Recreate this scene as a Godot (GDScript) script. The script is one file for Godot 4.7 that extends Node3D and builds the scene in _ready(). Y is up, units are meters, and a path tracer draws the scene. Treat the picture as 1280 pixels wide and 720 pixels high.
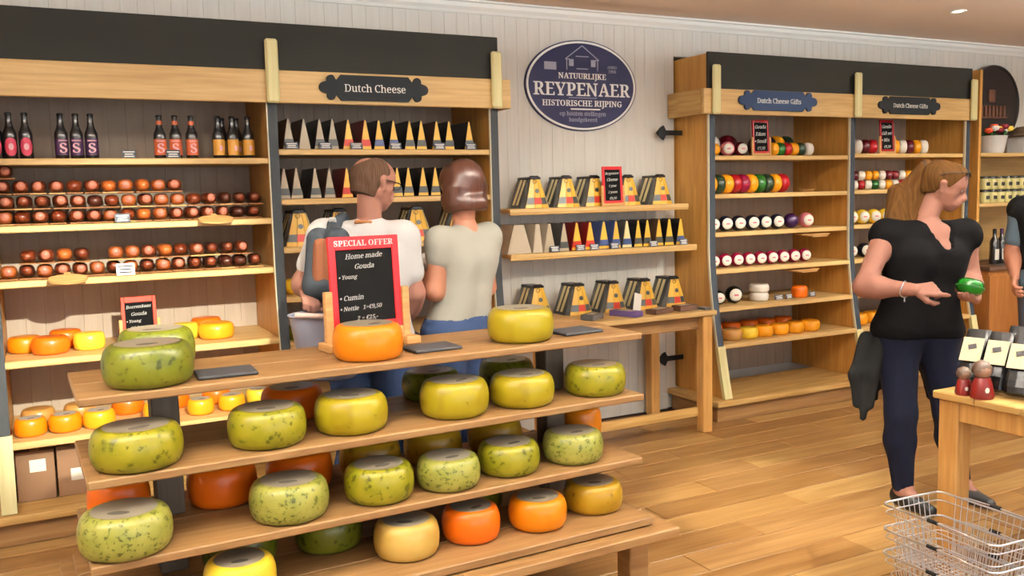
extends Node3D
# A cheese shop: two tall wall units, a wall table, a stepped cheese stand, four people, baskets.
# World axes: x runs along the back wall to the right, y up, z towards the viewer; metres.

var rng := RandomNumberGenerator.new()
var used := {}
var M := {}
var cache := {}
const ZW := -5.18      # face of the boarded back wall
const ZB := -5.385     # face of the back panels inside the wall units
const CEIL := 2.76

func _ready() -> void:
	rng.seed = 7
	setup_view()
	materials()
	room()
	ceiling_lights()
	wall_units()
	wall_table()
	stand()
	far_counter()
	right_table()
	people()
	stand_goods()
	left_bay_goods()
	middle_bay_goods()
	wall_shelf_goods()
	gift_bay_goods()
	far_goods()
	right_table_goods()
	baskets()

# ------------------------------------------------------------------ view and light
func setup_view() -> void:
	var cam := Camera3D.new()
	cam.name = "camera"
	cam.fov = 35.58
	cam.near = 0.05
	cam.far = 60.0
	cam.basis = Basis(Vector3.UP, deg_to_rad(-27.27)) * Basis(Vector3.RIGHT, deg_to_rad(-5.8)) * Basis(Vector3.BACK, deg_to_rad(-1.425))
	cam.position = Vector3(0, 1.55, 0)
	add_child(cam)
	cam.current = true
	var env := Environment.new()
	env.background_mode = Environment.BG_COLOR
	env.background_color = Color(0.02, 0.02, 0.02)
	env.tonemap_mode = Environment.TONE_MAPPER_LINEAR
	env.tonemap_exposure = 0.96
	env.sdfgi_enabled = true
	env.ssao_enabled = true
	env.ssil_enabled = true
	var we := WorldEnvironment.new()
	we.name = "world_environment"
	we.environment = env
	add_child(we)

# downlights: [position on the ceiling, point aimed at, energy, half angle]
const SPOTS := [
	[Vector3(0.7, 0, -0.7), Vector3(0.3, 0.85, -5.1), 55.0, 12.0],
	[Vector3(1.9, 0, -1.6), Vector3(1.7, 1.3, -5.0), 1.6, 24.0],
	[Vector3(2.2, 0, -1.2), Vector3(3.55, 1.0, -4.9), 8.0, 17.0],
	[Vector3(5.0, 0, -1.3), Vector3(4.62, 0.8, -5.0), 9.0, 15.0],
	[Vector3(6.3, 0, -1.6), Vector3(6.0, 1.0, -5.0), 5.0, 18.0],
	[Vector3(7.0, 0, -2.6), Vector3(7.4, 1.0, -5.0), 2.4, 34.0],
	[Vector3(2.6, 0, -3.5), Vector3(3.2, 0.0, -3.3), 10.0, 16.0],
	[Vector3(1.3, 0, -1.1), Vector3(1.3, 0.5, -2.8), 0.25, 34.0],
	[Vector3(0.0, 0, -1.2), Vector3(0.1, 0.5, -2.8), 0.15, 34.0],
	[Vector3(2.6, 0, -1.3), Vector3(2.2, 0.4, -2.8), 0.3, 34.0],
	[Vector3(4.0, 0, -1.45), Vector3(2.45, 0.0, -2.3), 9.0, 15.0],
	[Vector3(5.74, 0, -4.25), Vector3(5.74, 0.0, -4.1), 0.4, 40.0],
]
func ceiling_lights() -> void:
	for i in SPOTS.size():
		var s: Array = SPOTS[i]
		var at: Vector3 = s[0]
		at.y = CEIL
		var t := thing("ceiling_downlight", "round recessed ceiling downlight, %s of the row along the ceiling" % nth(i), "downlight", at, 0.0, "recessed ceiling downlights")
		part("trim_ring", lathe([Vector2(0.036, -0.002), Vector2(0.05, -0.008), Vector2(0.056, -0.004), Vector2(0.056, 0.0)], 24), M.white, t, at)
		part("lens", lathe([Vector2(0, -0.003), Vector2(0.036, -0.003)], 20), M.lens, t, at)
		spot(at + Vector3(0, -0.02, 0), s[1], s[2], s[3])
	# unseen bright window, added behind the photographer for frontal fill
	var win := struct("added_window_1", box(Vector3(9.6, 2.1, 0.03), 0.0), M.added_daylight, Vector3(3.0, 1.5, 2.93))
	for x in [-1.8, 0.6, 3.0, 5.4, 7.8]:
		part("frame", box(Vector3(0.08, 2.2, 0.06), 0.004), M.white, win, Vector3(x, 1.5, 2.9))
	for y in [0.42, 2.58]:
		part("frame", box(Vector3(9.8, 0.08, 0.06), 0.004), M.white, win, Vector3(3.0, y, 2.9))
	var wl := AreaLight3D.new()
	wl.name = "added_window_light"
	wl.area_size = Vector2(9.4, 2.0)
	wl.light_color = Color(0.92, 0.97, 1.0)
	wl.light_energy = 9.5
	wl.area_range = 20.0
	wl.shadow_enabled = true
	add_child(wl, true)
	wl.position = Vector3(3.0, 1.5, 2.86)
	# unseen long pendants, added over the aisle to brighten the ceiling
	for i in 3:
		var at3 := Vector3(-1.1 + i * 3.6, 2.36, -1.85)
		var t3 := thing("added_pendant", "long white pendant luminaire shining upward, %s of the row over the aisle" % nth(i), "added pendant lamp", at3, 0.0, "added uplight pendants over the aisle")
		part("housing", box(Vector3(3.0, 0.05, 0.16), 0.008), M.white, t3, at3)
		part("diffuser", box(Vector3(2.94, 0.006, 0.13), 0.002), M.panel, t3, at3 + Vector3(0, 0.029, 0))
		for x in [-1.3, 1.3]:
			part("cord", box(Vector3(0.008, CEIL - 2.385, 0.008), 0.001), M.white, t3, at3 + Vector3(x, 0.025 + (CEIL - 2.385) / 2, 0))
		var up := AreaLight3D.new()
		up.name = "added_pendant_light"
		up.area_size = Vector2(2.9, 0.12)
		up.light_color = Color(0.93, 0.975, 1.0)
		up.light_energy = 41.0
		up.area_range = 14.0
		up.shadow_enabled = true
		add_child(up, true)
		up.position = at3 + Vector3(0, 0.036, 0)
		up.rotation = Vector3(PI / 2, 0, 0)
	for i in 3:  # unseen ceiling panels, added as soft fill from above
		var at2 := Vector3(-0.8 + i * 3.0, CEIL, -0.1)
		var t2 := thing("added_ceiling_panel", "square luminous ceiling panel, %s of the row over the aisle" % nth(i), "added ceiling light", at2, 0.0, "added luminous panels over the aisle")
		part("frame", box(Vector3(1.26, 0.03, 0.96), 0.004), M.white, t2, at2 + Vector3(0, -0.016, 0))
		part("diffuser", box(Vector3(1.2, 0.008, 0.9), 0.002), M.panel, t2, at2 + Vector3(0, -0.034, 0))
		var a := AreaLight3D.new()
		a.name = "added_panel_light"
		a.area_size = Vector2(1.2, 0.9)
		a.light_color = Color(0.95, 0.98, 1.0)
		a.light_energy = 2.5
		a.area_range = 14.0
		a.shadow_enabled = true
		add_child(a, true)
		a.position = at2 + Vector3(0, -0.045, 0)
		a.rotation = Vector3(-PI / 2, 0, 0)

func spot(at: Vector3, to: Vector3, energy: float, angle: float) -> void:
	var l := SpotLight3D.new()
	l.name = "downlight_beam"
	l.light_color = Color(1.0, 0.985, 0.91)
	l.light_energy = energy
	l.light_size = 0.035
	l.spot_range = 14.0
	l.spot_attenuation = 2.0
	l.spot_angle = angle
	l.spot_angle_attenuation = 0.7
	l.shadow_enabled = true
	add_child(l, true)
	l.look_at_from_position(at, to, Vector3(0, 0, 1))

# ------------------------------------------------------------------ scene tree helpers
func numbered(called: String) -> String:
	var n: int = used.get(called, 0)
	used[called] = n + 1
	return called if n == 0 else "%s_%03d" % [called, n]

func meta(o: Node, label: String, category: String, group := "", kind := "") -> void:
	if label: o.set_meta("label", label)
	if category: o.set_meta("category", category)
	if group: o.set_meta("group", group)
	if kind: o.set_meta("kind", kind)

func thing(called: String, label: String, category: String, at: Vector3, turn := 0.0, group := "") -> Node3D:
	var o := Node3D.new()
	o.name = numbered(called)
	add_child(o)
	o.position = at
	o.rotation.y = turn
	meta(o, label, category, group)
	if label.split(" ").size() > 16: print("LONG ", label)
	return o

func part(called: String, mesh: Mesh, mat: Material, parent: Node3D, at := Vector3.ZERO, turn := Vector3.ZERO, local := false) -> MeshInstance3D:
	var o := MeshInstance3D.new()
	o.name = called
	o.mesh = mesh
	o.material_override = null
	parent.add_child(o, true)
	if mesh.get_surface_count() > 0: o.set_surface_override_material(0, mat)
	o.position = at if local else parent.global_transform.affine_inverse() * at
	o.rotation = turn
	return o

func single(called: String, mesh: Mesh, mat: Material, at: Vector3, label: String, category: String, turn := Vector3.ZERO, group := "") -> MeshInstance3D:
	var o := MeshInstance3D.new()
	o.name = numbered(called)
	o.mesh = mesh
	add_child(o)
	o.set_surface_override_material(0, mat)
	o.position = at
	o.rotation = turn
	meta(o, label, category, group)
	return o

func struct(called: String, mesh: Mesh, mat: Material, at: Vector3) -> MeshInstance3D:
	var o := single(called, mesh, mat, at, "", "")
	o.set_meta("kind", "structure")
	return o

const ORD := ["first", "second", "third", "fourth", "fifth", "sixth", "seventh", "eighth", "ninth", "tenth", "eleventh", "twelfth", "thirteenth", "fourteenth", "fifteenth", "sixteenth", "seventeenth", "eighteenth", "nineteenth", "twentieth"]
func nth(i: int) -> String:
	return ORD[i] if i < 20 else "twenty-" + ORD[i - 20]

# ------------------------------------------------------------------ mesh helpers
class Mk:
	var v := PackedVector3Array()
	var n := PackedVector3Array()
	var uv := PackedVector2Array()
	var ix := PackedInt32Array()
	func tri(a: Vector3, b: Vector3, c: Vector3, na: Vector3, nb: Vector3, nc: Vector3) -> void:
		var s := v.size()
		v.append(a); v.append(b); v.append(c)
		n.append(na); n.append(nb); n.append(nc)
		if (b - a).cross(c - a).dot(na + nb + nc) > 0.0:
			ix.append(s); ix.append(s + 2); ix.append(s + 1)
		else:
			ix.append(s); ix.append(s + 1); ix.append(s + 2)
	func flat(a: Vector3, b: Vector3, c: Vector3, out: Vector3) -> void:
		var m := (b - a).cross(c - a).normalized()
		if m.dot(out) < 0.0: m = -m
		tri(a, b, c, m, m, m)
	func quad(a: Vector3, b: Vector3, c: Vector3, d: Vector3, out: Vector3) -> void:
		flat(a, b, c, out)
		flat(a, c, d, out)
	func squad(a: Vector3, b: Vector3, c: Vector3, d: Vector3, na: Vector3, nb: Vector3, nc: Vector3, nd: Vector3) -> void:
		tri(a, b, c, na, nb, nc)
		tri(a, c, d, na, nc, nd)
	func rbox(at: Vector3, size: Vector3, b: float, turn := Basis.IDENTITY) -> void:
		var h := size / 2
		b = minf(b, minf(h.x, minf(h.y, h.z)) * 0.9)
		var ax := [Vector3(1, 0, 0), Vector3(0, 1, 0), Vector3(0, 0, 1)]
		var p := func(sx: int, sy: int, sz: int, face: int) -> Vector3:
			var q := Vector3(sx * (h.x - (0.0 if face == 0 else b)), sy * (h.y - (0.0 if face == 1 else b)), sz * (h.z - (0.0 if face == 2 else b)))
			return at + turn * q
		for f in 3:
			for s in [-1, 1]:
				var out: Vector3 = turn * (ax[f] * s)
				var c := []
				for e in [[-1, -1], [1, -1], [1, 1], [-1, 1]]:
					var g := [0, 0, 0]
					g[f] = s
					g[(f + 1) % 3] = e[0]
					g[(f + 2) % 3] = e[1]
					c.append(p.call(g[0], g[1], g[2], f))
				quad(c[0], c[1], c[2], c[3], out)
		if b <= 0.0: return
		for f in 3:
			var f1 := (f + 1) % 3
			var f2 := (f + 2) % 3
			for s1 in [-1, 1]:
				for s2 in [-1, 1]:
					var ga := [0, 0, 0]
					ga[f] = -1; ga[f1] = s1; ga[f2] = s2
					var gb := ga.duplicate()
					gb[f] = 1
					quad(p.call(ga[0], ga[1], ga[2], f1), p.call(gb[0], gb[1], gb[2], f1), p.call(gb[0], gb[1], gb[2], f2), p.call(ga[0], ga[1], ga[2], f2), turn * (ax[f1] * s1 + ax[f2] * s2))
		for sx in [-1, 1]:
			for sy in [-1, 1]:
				for sz in [-1, 1]:
					flat(p.call(sx, sy, sz, 0), p.call(sx, sy, sz, 1), p.call(sx, sy, sz, 2), turn * Vector3(sx, sy, sz))
	func tube(path: Array, r: float, seg := 6, r2 := -1.0) -> void:
		var rings := []
		var up := Vector3(0.31, 0.9, 0.17)
		for i in path.size():
			var d: Vector3 = (path[mini(i + 1, path.size() - 1)] - path[maxi(i - 1, 0)]).normalized()
			if absf(d.dot(up)) > 0.95: up = Vector3(0.9, 0.1, 0.3)
			var x := d.cross(up).normalized()
			var y := x.cross(d)
			up = y
			var rr := r if r2 < 0.0 else lerpf(r, r2, float(i) / (path.size() - 1))
			var ring := []
			for k in seg:
				var o := x * cos(TAU * k / seg) + y * sin(TAU * k / seg)
				ring.append([path[i] + o * rr, o])
			rings.append([ring, d])
		for i in path.size() - 1:
			for k in seg:
				var a = rings[i][0][k]
				var b = rings[i][0][(k + 1) % seg]
				var c = rings[i + 1][0][(k + 1) % seg]
				var e = rings[i + 1][0][k]
				squad(a[0], b[0], c[0], e[0], a[1], b[1], c[1], e[1])
		for q in [[0, -1.0], [path.size() - 1, 1.0]]:
			var ring2 = rings[q[0]]
			for k in range(1, seg - 1):
				flat(ring2[0][0][0], ring2[0][k][0], ring2[0][k + 1][0], ring2[1] * q[1])
	func lathe(pr: Array, seg: int, at := Vector3.ZERO, turn := Basis.IDENTITY, sx := 1.0, sz := 1.0) -> void:
		var m := pr.size()
		var sn := []
		for i in m - 1:
			var d: Vector2 = pr[i + 1] - pr[i]
			sn.append(Vector2(d.y, -d.x).normalized())
		for i in m - 1:
			var n0: Vector2 = sn[i]
			var n1: Vector2 = sn[i]
			if i > 0 and sn[i].dot(sn[i - 1]) > 0.55: n0 = (sn[i] + sn[i - 1]).normalized()
			if i < m - 2 and sn[i].dot(sn[i + 1]) > 0.55: n1 = (sn[i] + sn[i + 1]).normalized()
			for k in seg:
				var a0 := TAU * k / seg
				var a1 := TAU * (k + 1) / seg
				var c0 := Vector3(cos(a0) * sx, 0, sin(a0) * sz)
				var c1 := Vector3(cos(a1) * sx, 0, sin(a1) * sz)
				var pa: Vector3 = turn * (c0 * pr[i].x + Vector3(0, pr[i].y, 0)) + at
				var pb: Vector3 = turn * (c1 * pr[i].x + Vector3(0, pr[i].y, 0)) + at
				var pc: Vector3 = turn * (c1 * pr[i + 1].x + Vector3(0, pr[i + 1].y, 0)) + at
				var pd: Vector3 = turn * (c0 * pr[i + 1].x + Vector3(0, pr[i + 1].y, 0)) + at
				var na: Vector3 = turn * (c0 * n0.x + Vector3(0, n0.y, 0))
				var nb: Vector3 = turn * (c1 * n0.x + Vector3(0, n0.y, 0))
				var nc: Vector3 = turn * (c1 * n1.x + Vector3(0, n1.y, 0))
				var nd: Vector3 = turn * (c0 * n1.x + Vector3(0, n1.y, 0))
				if pr[i].x > 0.0: tri(pa, pb, pc, na, nb, nc)
				if pr[i + 1].x > 0.0: tri(pa, pc, pd, na, nc, nd)
	# polygon in the xy plane, thick along z (centred)
	func slab(poly: PackedVector2Array, depth: float, at := Vector3.ZERO, turn := Basis.IDENTITY, smooth := false) -> void:
		var t := Geometry2D.triangulate_polygon(poly)
		var h := depth / 2
		for s in [-1.0, 1.0]:
			var out: Vector3 = turn * Vector3(0, 0, s)
			for i in range(0, t.size(), 3):
				var q := []
				for k in 3: q.append(turn * Vector3(poly[t[i + k]].x, poly[t[i + k]].y, h * s) + at)
				flat(q[0], q[1], q[2], out)
		var cw := Geometry2D.is_polygon_clockwise(poly)
		var m := poly.size()
		for i in m:
			var a := poly[i]
			var b := poly[(i + 1) % m]
			var d := b - a
			var o2 := Vector2(d.y, -d.x).normalized() * (-1.0 if cw else 1.0)
			var oa := o2
			var ob := o2
			if smooth:
				var d0 := a - poly[(i + m - 1) % m]
				var d2 := poly[(i + 2) % m] - b
				oa = (o2 + Vector2(d0.y, -d0.x).normalized() * (-1.0 if cw else 1.0)).normalized()
				ob = (o2 + Vector2(d2.y, -d2.x).normalized() * (-1.0 if cw else 1.0)).normalized()
			var na: Vector3 = turn * Vector3(oa.x, oa.y, 0)
			var nb: Vector3 = turn * Vector3(ob.x, ob.y, 0)
			squad(turn * Vector3(a.x, a.y, -h) + at, turn * Vector3(b.x, b.y, -h) + at, turn * Vector3(b.x, b.y, h) + at, turn * Vector3(a.x, a.y, h) + at, na, nb, nb, na)
	func done() -> ArrayMesh:
		var arr := []
		arr.resize(Mesh.ARRAY_MAX)
		arr[Mesh.ARRAY_VERTEX] = v
		arr[Mesh.ARRAY_NORMAL] = n
		arr[Mesh.ARRAY_INDEX] = ix
		var am := ArrayMesh.new()
		am.add_surface_from_arrays(Mesh.PRIMITIVE_TRIANGLES, arr)
		return am

func box(size: Vector3, b := 0.003) -> ArrayMesh:
	var key := "b%s%f" % [size, b]
	if not cache.has(key):
		var m := Mk.new()
		m.rbox(Vector3.ZERO, size, b)
		cache[key] = m.done()
	return cache[key]

func lathe(pr: Array, seg := 24) -> ArrayMesh:
	var key := "l%s%d" % [pr, seg]
	if not cache.has(key):
		var m := Mk.new()
		m.lathe(pr, seg)
		cache[key] = m.done()
	return cache[key]

func slab(poly: PackedVector2Array, depth: float, smooth := false) -> ArrayMesh:
	var m := Mk.new()
	m.slab(poly, depth, Vector3.ZERO, Basis.IDENTITY, smooth)
	return m.done()

func text_mesh(s: String, width: float, serif := false, bold := false, height := 0.0) -> TextMesh:
	var f := SystemFont.new()
	f.font_names = PackedStringArray(["Droid Serif" if serif else "Droid Sans"])
	if bold: f.font_weight = 700
	var t := TextMesh.new()
	t.font = f
	t.text = s
	t.font_size = 48
	t.pixel_size = 0.001
	t.depth = 0.002
	t.curve_step = 2.0
	var w := t.get_aabb().size
	if height > 0.0: t.pixel_size = 0.001 * height / maxf(w.y, 0.001)
	else: t.pixel_size = 0.001 * width / maxf(w.x, 0.001)
	return t

# an oval or straight-sided patch that lies on an upright cylinder of radius r
func patch(r: float, w: float, h: float, oval: bool) -> ArrayMesh:
	var key := "p%f%f%f%s" % [r, w, h, oval]
	if cache.has(key): return cache[key]
	var m := Mk.new()
	var nx := 10
	for i in nx:
		var x0 := lerpf(-w / 2, w / 2, float(i) / nx)
		var x1 := lerpf(-w / 2, w / 2, float(i + 1) / nx)
		var h0 := h / 2 * (sqrt(maxf(0.0, 1.0 - pow(2 * x0 / w, 2))) if oval else 1.0)
		var h1 := h / 2 * (sqrt(maxf(0.0, 1.0 - pow(2 * x1 / w, 2))) if oval else 1.0)
		var n0 := Vector3(sin(x0 / r), 0, cos(x0 / r))
		var n1 := Vector3(sin(x1 / r), 0, cos(x1 / r))
		m.squad(n0 * r + Vector3(0, -h0, 0), n1 * r + Vector3(0, -h1, 0), n1 * r + Vector3(0, h1, 0), n0 * r + Vector3(0, h0, 0), n0, n1, n1, n0)
	cache[key] = m.done()
	return cache[key]

# ------------------------------------------------------------------ materials
func mk(name: String, c: Color, rough := 0.6, metal := 0.0) -> StandardMaterial3D:
	var m := StandardMaterial3D.new()
	m.resource_name = name
	m.albedo_color = c
	m.roughness = rough
	m.metallic = metal
	M[name] = m
	return m

func grain_image(sd: int, upright: bool, lo: Color, hi: Color) -> ImageTexture:
	var n := FastNoiseLite.new()
	n.seed = sd
	n.frequency = 0.035
	n.fractal_octaves = 3
	var a := n.get_seamless_image(40, 512)
	a.resize(512, 512, Image.INTERPOLATE_CUBIC)
	n.seed = sd + 9
	n.frequency = 0.11
	n.fractal_octaves = 2
	var b := n.get_seamless_image(24, 512)
	b.resize(512, 512, Image.INTERPOLATE_CUBIC)
	a.convert(Image.FORMAT_L8)
	b.convert(Image.FORMAT_L8)
	var da := a.get_data()
	var db := b.get_data()
	var out := PackedByteArray()
	out.resize(512 * 512 * 3)
	for y in 512:
		for x in 512:
			var i := y * 512 + x
			var t := clampf(0.15 + 0.62 * da[i] / 255.0 + 0.38 * (db[i] / 255.0 - 0.3), 0.0, 1.0)
			var o := (x * 512 + y if upright else i) * 3
			out[o] = int(255.0 * lerpf(lo.r, hi.r, t))
			out[o + 1] = int(255.0 * lerpf(lo.g, hi.g, t))
			out[o + 2] = int(255.0 * lerpf(lo.b, hi.b, t))
	return ImageTexture.create_from_image(Image.create_from_data(512, 512, false, Image.FORMAT_RGB8, out))

func blotch_image(sd: int, freq: float, cut: float, spot: Color, mid: Color) -> ImageTexture:
	var n := FastNoiseLite.new()
	n.seed = sd
	n.frequency = freq
	n.fractal_octaves = 4
	var a := n.get_seamless_image(256, 256)
	a.convert(Image.FORMAT_L8)
	n.seed = sd + 3
	n.frequency = freq * 0.25
	var b := n.get_seamless_image(256, 256)
	b.convert(Image.FORMAT_L8)
	var da := a.get_data()
	var db := b.get_data()
	var im := Image.create(256, 256, false, Image.FORMAT_RGB8)
	for y in 256:
		for x in 256:
			var i := y * 256 + x
			var c := Color.WHITE.lerp(mid, clampf(db[i] / 255.0 * 1.5 - 0.35, 0, 1))
			c = c.lerp(spot, smoothstep(cut, cut + 0.2, da[i] / 255.0 * 0.75 + db[i] / 255.0 * 0.25) * 0.7)
			im.set_pixel(x, y, c)
	return ImageTexture.create_from_image(im)

func tri_tex(m: StandardMaterial3D, tex: Texture2D, scale: Vector3, world: bool) -> void:
	m.albedo_texture = tex
	m.uv1_triplanar = true
	m.uv1_world_triplanar = world
	m.uv1_scale = scale
	m.uv1_triplanar_sharpness = 8.0

func wood(name: String, c: Color, tex: Texture2D, rough := 0.5, s := 0.9) -> void:
	tri_tex(mk(name, c, rough), tex, Vector3(s, s, s), true)

func wax(name: String, c: Color, tex: Texture2D, s := 3.0, rough := 0.36) -> void:
	var m := mk(name, c, rough)
	if tex: tri_tex(m, tex, Vector3(s, s, s), true)
	m.clearcoat_enabled = true
	m.clearcoat = 0.25
	m.clearcoat_roughness = 0.2
	m.metallic_specular = 0.4

func emit(name: String, c: Color, e: float) -> void:
	var m := mk(name, c, 0.5)
	m.emission_enabled = true
	m.emission = c
	m.emission_energy_multiplier = e

func materials() -> void:
	var flat_grain := grain_image(3, false, Color(0.74, 0.66, 0.54), Color(1, 1, 1))
	var up_grain := grain_image(5, true, Color(0.78, 0.71, 0.60), Color(1, 1, 1))
	var soft_grain := grain_image(8, false, Color(0.82, 0.76, 0.68), Color(1, 1, 1))
	wood("oak", Color(0.84, 0.70, 0.44), flat_grain)
	wood("oak_pale", Color(0.87, 0.74, 0.50), soft_grain)
	wood("oak_up", Color(0.84, 0.65, 0.38), up_grain)
	wood("oak_side", Color(0.86, 0.65, 0.33), up_grain, 0.45)
	wood("stand_wood", Color(0.64, 0.50, 0.32), flat_grain, 0.55)
	wood("stand_wood_dark", Color(0.60, 0.46, 0.285), flat_grain, 0.55)
	wood("board_wood", Color(0.86, 0.68, 0.44), soft_grain, 0.6, 2.0)
	wood("pack_board", Color(0.62, 0.42, 0.24), soft_grain, 0.6, 2.0)
	wood("post_grey", Color(0.38, 0.35, 0.31), up_grain, 0.6)
	wood("counter_wood", Color(0.70, 0.46, 0.22), up_grain, 0.5)
	var fl := [Color(0.72, 0.57, 0.36), Color(0.63, 0.48, 0.29), Color(0.77, 0.63, 0.41), Color(0.68, 0.53, 0.34)]
	for i in 4: wood("floor_%d" % i, fl[i], flat_grain, 0.38, 0.75)
	mk("floor_base", Color(0.3, 0.2, 0.12), 0.7)
	wood("wall_board", Color(0.83, 0.815, 0.78), grain_image(12, true, Color(0.95, 0.94, 0.93), Color(1, 1, 1)), 0.55)
	mk("wall_plain", Color(0.84, 0.80, 0.75), 0.7)
	mk("ceiling", Color(0.94, 0.86, 0.79), 0.8)
	wood("back_board", Color(0.70, 0.63, 0.56), grain_image(14, true, Color(0.93, 0.92, 0.9), Color(1, 1, 1)), 0.6)
	mk("fascia_dark", Color(0.19, 0.19, 0.175), 0.8).metallic_specular = 0.25
	mk("strip_dark", Color(0.13, 0.15, 0.165), 0.65)
	mk("strip_blue", Color(0.13, 0.17, 0.21), 0.65)
	wood("cream", Color(0.90, 0.87, 0.66), grain_image(15, true, Color(0.9, 0.88, 0.8), Color(1, 1, 1)), 0.5)
	mk("white", Color(0.9, 0.89, 0.86), 0.5)
	mk("edge_white", Color(0.88, 0.84, 0.72), 0.4)
	mk("sign_dark", Color(0.16, 0.17, 0.18), 0.8).metallic_specular = 0.25
	mk("sign_blue", Color(0.19, 0.25, 0.36), 0.7).metallic_specular = 0.3
	mk("enamel_navy", Color(0.13, 0.13, 0.27), 0.4).metallic_specular = 0.3
	mk("letter_white", Color(0.92, 0.91, 0.88), 0.5)
	mk("letter_grey", Color(0.62, 0.62, 0.68), 0.5)
	mk("iron", Color(0.09, 0.09, 0.09), 0.5, 0.4)
	mk("chalkboard", Color(0.07, 0.07, 0.07), 0.85).metallic_specular = 0.2
	mk("chalk", Color(0.82, 0.82, 0.80), 0.8)
	mk("sign_red", Color(0.80, 0.10, 0.13), 0.4)
	mk("sign_orange_red", Color(0.88, 0.25, 0.14), 0.4)
	mk("slate", Color(0.17, 0.17, 0.18), 0.7)
	mk("label_white", Color(0.90, 0.88, 0.82), 0.45)
	mk("stamp", Color(0.32, 0.30, 0.26), 0.5)
	mk("label_film", Color(0.56, 0.53, 0.46), 0.3)
	mk("label_grey", Color(0.66, 0.62, 0.57), 0.4)
	mk("print_dark", Color(0.16, 0.14, 0.14), 0.6)
	mk("tag_dark", Color(0.20, 0.21, 0.25), 0.5)
	mk("card_box", Color(0.52, 0.39, 0.28), 0.75)
	var blot := blotch_image(21, 0.035, 0.60, Color(0.40, 0.44, 0.22), Color(0.78, 0.82, 0.62))
	var fine := blotch_image(33, 0.06, 0.56, Color(0.38, 0.42, 0.26), Color(0.86, 0.90, 0.80))
	var mild := blotch_image(47, 0.02, 0.72, Color(0.6, 0.55, 0.35), Color(0.86, 0.82, 0.66))
	wax("wax_green", Color(0.44, 0.45, 0.11), blot)
	wax("wax_yellow", Color(0.64, 0.575, 0.10), mild)
	wax("wax_yellow_green", Color(0.58, 0.545, 0.12), blot)
	wax("wax_herb", Color(0.60, 0.585, 0.27), fine)
	wax("wax_pale", Color(0.82, 0.68, 0.36), mild)
	wax("wax_gold", Color(0.72, 0.57, 0.13), mild)
	wax("wax_orange", Color(0.86, 0.50, 0.03), null)
	wax("wax_deep", Color(0.90, 0.42, 0.05), null)
	wax("wax_lemon", Color(0.95, 0.80, 0.22), null)
	wax("wax_amber", Color(0.93, 0.62, 0.10), null)
	wax("wax_red", Color(0.62, 0.06, 0.10), null)
	wax("wax_dark_red", Color(0.33, 0.03, 0.08), null)
	wax("wax_leaf", Color(0.10, 0.34, 0.10), null)
	wax("wax_dark_green", Color(0.12, 0.19, 0.12), null)
	wax("wax_white", Color(0.90, 0.87, 0.82), null)
	wax("wax_pink", Color(0.86, 0.48, 0.52), null)
	wax("wax_magenta", Color(0.52, 0.05, 0.20), null)
	wax("wax_navy", Color(0.06, 0.07, 0.14), null)
	wax("wax_purple", Color(0.20, 0.07, 0.26), null)
	wax("wax_black", Color(0.05, 0.05, 0.06), null)
	wax("wax_tan", Color(0.72, 0.52, 0.26), null)
	wax("wax_vivid_green", Color(0.04, 0.36, 0.06), null, 3.0, 0.15)
	wax("smoked", Color(0.46, 0.22, 0.12), blotch_image(52, 0.03, 0.62, Color(0.6, 0.45, 0.4), Color(0.75, 0.6, 0.55)), 6.0, 0.28)
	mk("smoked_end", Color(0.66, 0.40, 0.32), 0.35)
	wax("smoked_dark", Color(0.27, 0.13, 0.09), null, 3.0, 0.28)
	wax("smoked_light", Color(0.68, 0.36, 0.16), null, 3.0, 0.28)
	mk("gold_face", Color(0.90, 0.70, 0.24), 0.35)
	mk("gold_pale", Color(0.90, 0.83, 0.60), 0.4)
	mk("grey_face", Color(0.66, 0.60, 0.50), 0.45)
	mk("grey_paper", Color(0.72, 0.66, 0.57), 0.6)
	mk("foil_dark", Color(0.13, 0.11, 0.11), 0.25, 0.1)
	mk("foil_brown", Color(0.30, 0.20, 0.14), 0.35)
	mk("foil_red", Color(0.45, 0.06, 0.05), 0.3)
	mk("foil_grey", Color(0.30, 0.29, 0.27), 0.25, 0.1)
	mk("band_red", Color(0.76, 0.20, 0.12), 0.4)
	mk("band_dark", Color(0.22, 0.22, 0.20), 0.4)
	mk("band_blue", Color(0.22, 0.28, 0.45), 0.4)
	mk("violet_box", Color(0.35, 0.28, 0.48), 0.5)
	mk("brown_box", Color(0.33, 0.22, 0.16), 0.5)
	mk("grey_box", Color(0.34, 0.33, 0.32), 0.5)
	var gl := mk("bottle_glass", Color(0.055, 0.03, 0.02), 0.08)
	gl.clearcoat_enabled = true
	mk("label_red", Color(0.84, 0.26, 0.36), 0.45)
	mk("label_purple", Color(0.24, 0.10, 0.26), 0.45)
	mk("label_orange", Color(0.86, 0.42, 0.24), 0.45)
	mk("label_yellow", Color(0.86, 0.62, 0.24), 0.45)
	mk("label_pink", Color(0.93, 0.70, 0.72), 0.45)
	mk("steel", Color(0.88, 0.89, 0.92), 0.35, 0.9)
	mk("skin", Color(0.56, 0.39, 0.33), 0.6).metallic_specular = 0.3
	mk("skin_tan", Color(0.70, 0.47, 0.36), 0.55)
	mk("lips", Color(0.70, 0.36, 0.34), 0.45)
	mk("eye_white", Color(0.9, 0.88, 0.86), 0.2)
	mk("eye_iris", Color(0.12, 0.10, 0.09), 0.2)
	var hs := grain_image(61, true, Color(0.55, 0.5, 0.45), Color(1, 1, 1))
	wood("hair_brown", Color(0.36, 0.22, 0.17), hs, 0.3, 3.0)
	wood("hair_blond", Color(0.36, 0.25, 0.13), hs, 0.8, 3.0)
	M.hair_blond.metallic_specular = 0.15
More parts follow.
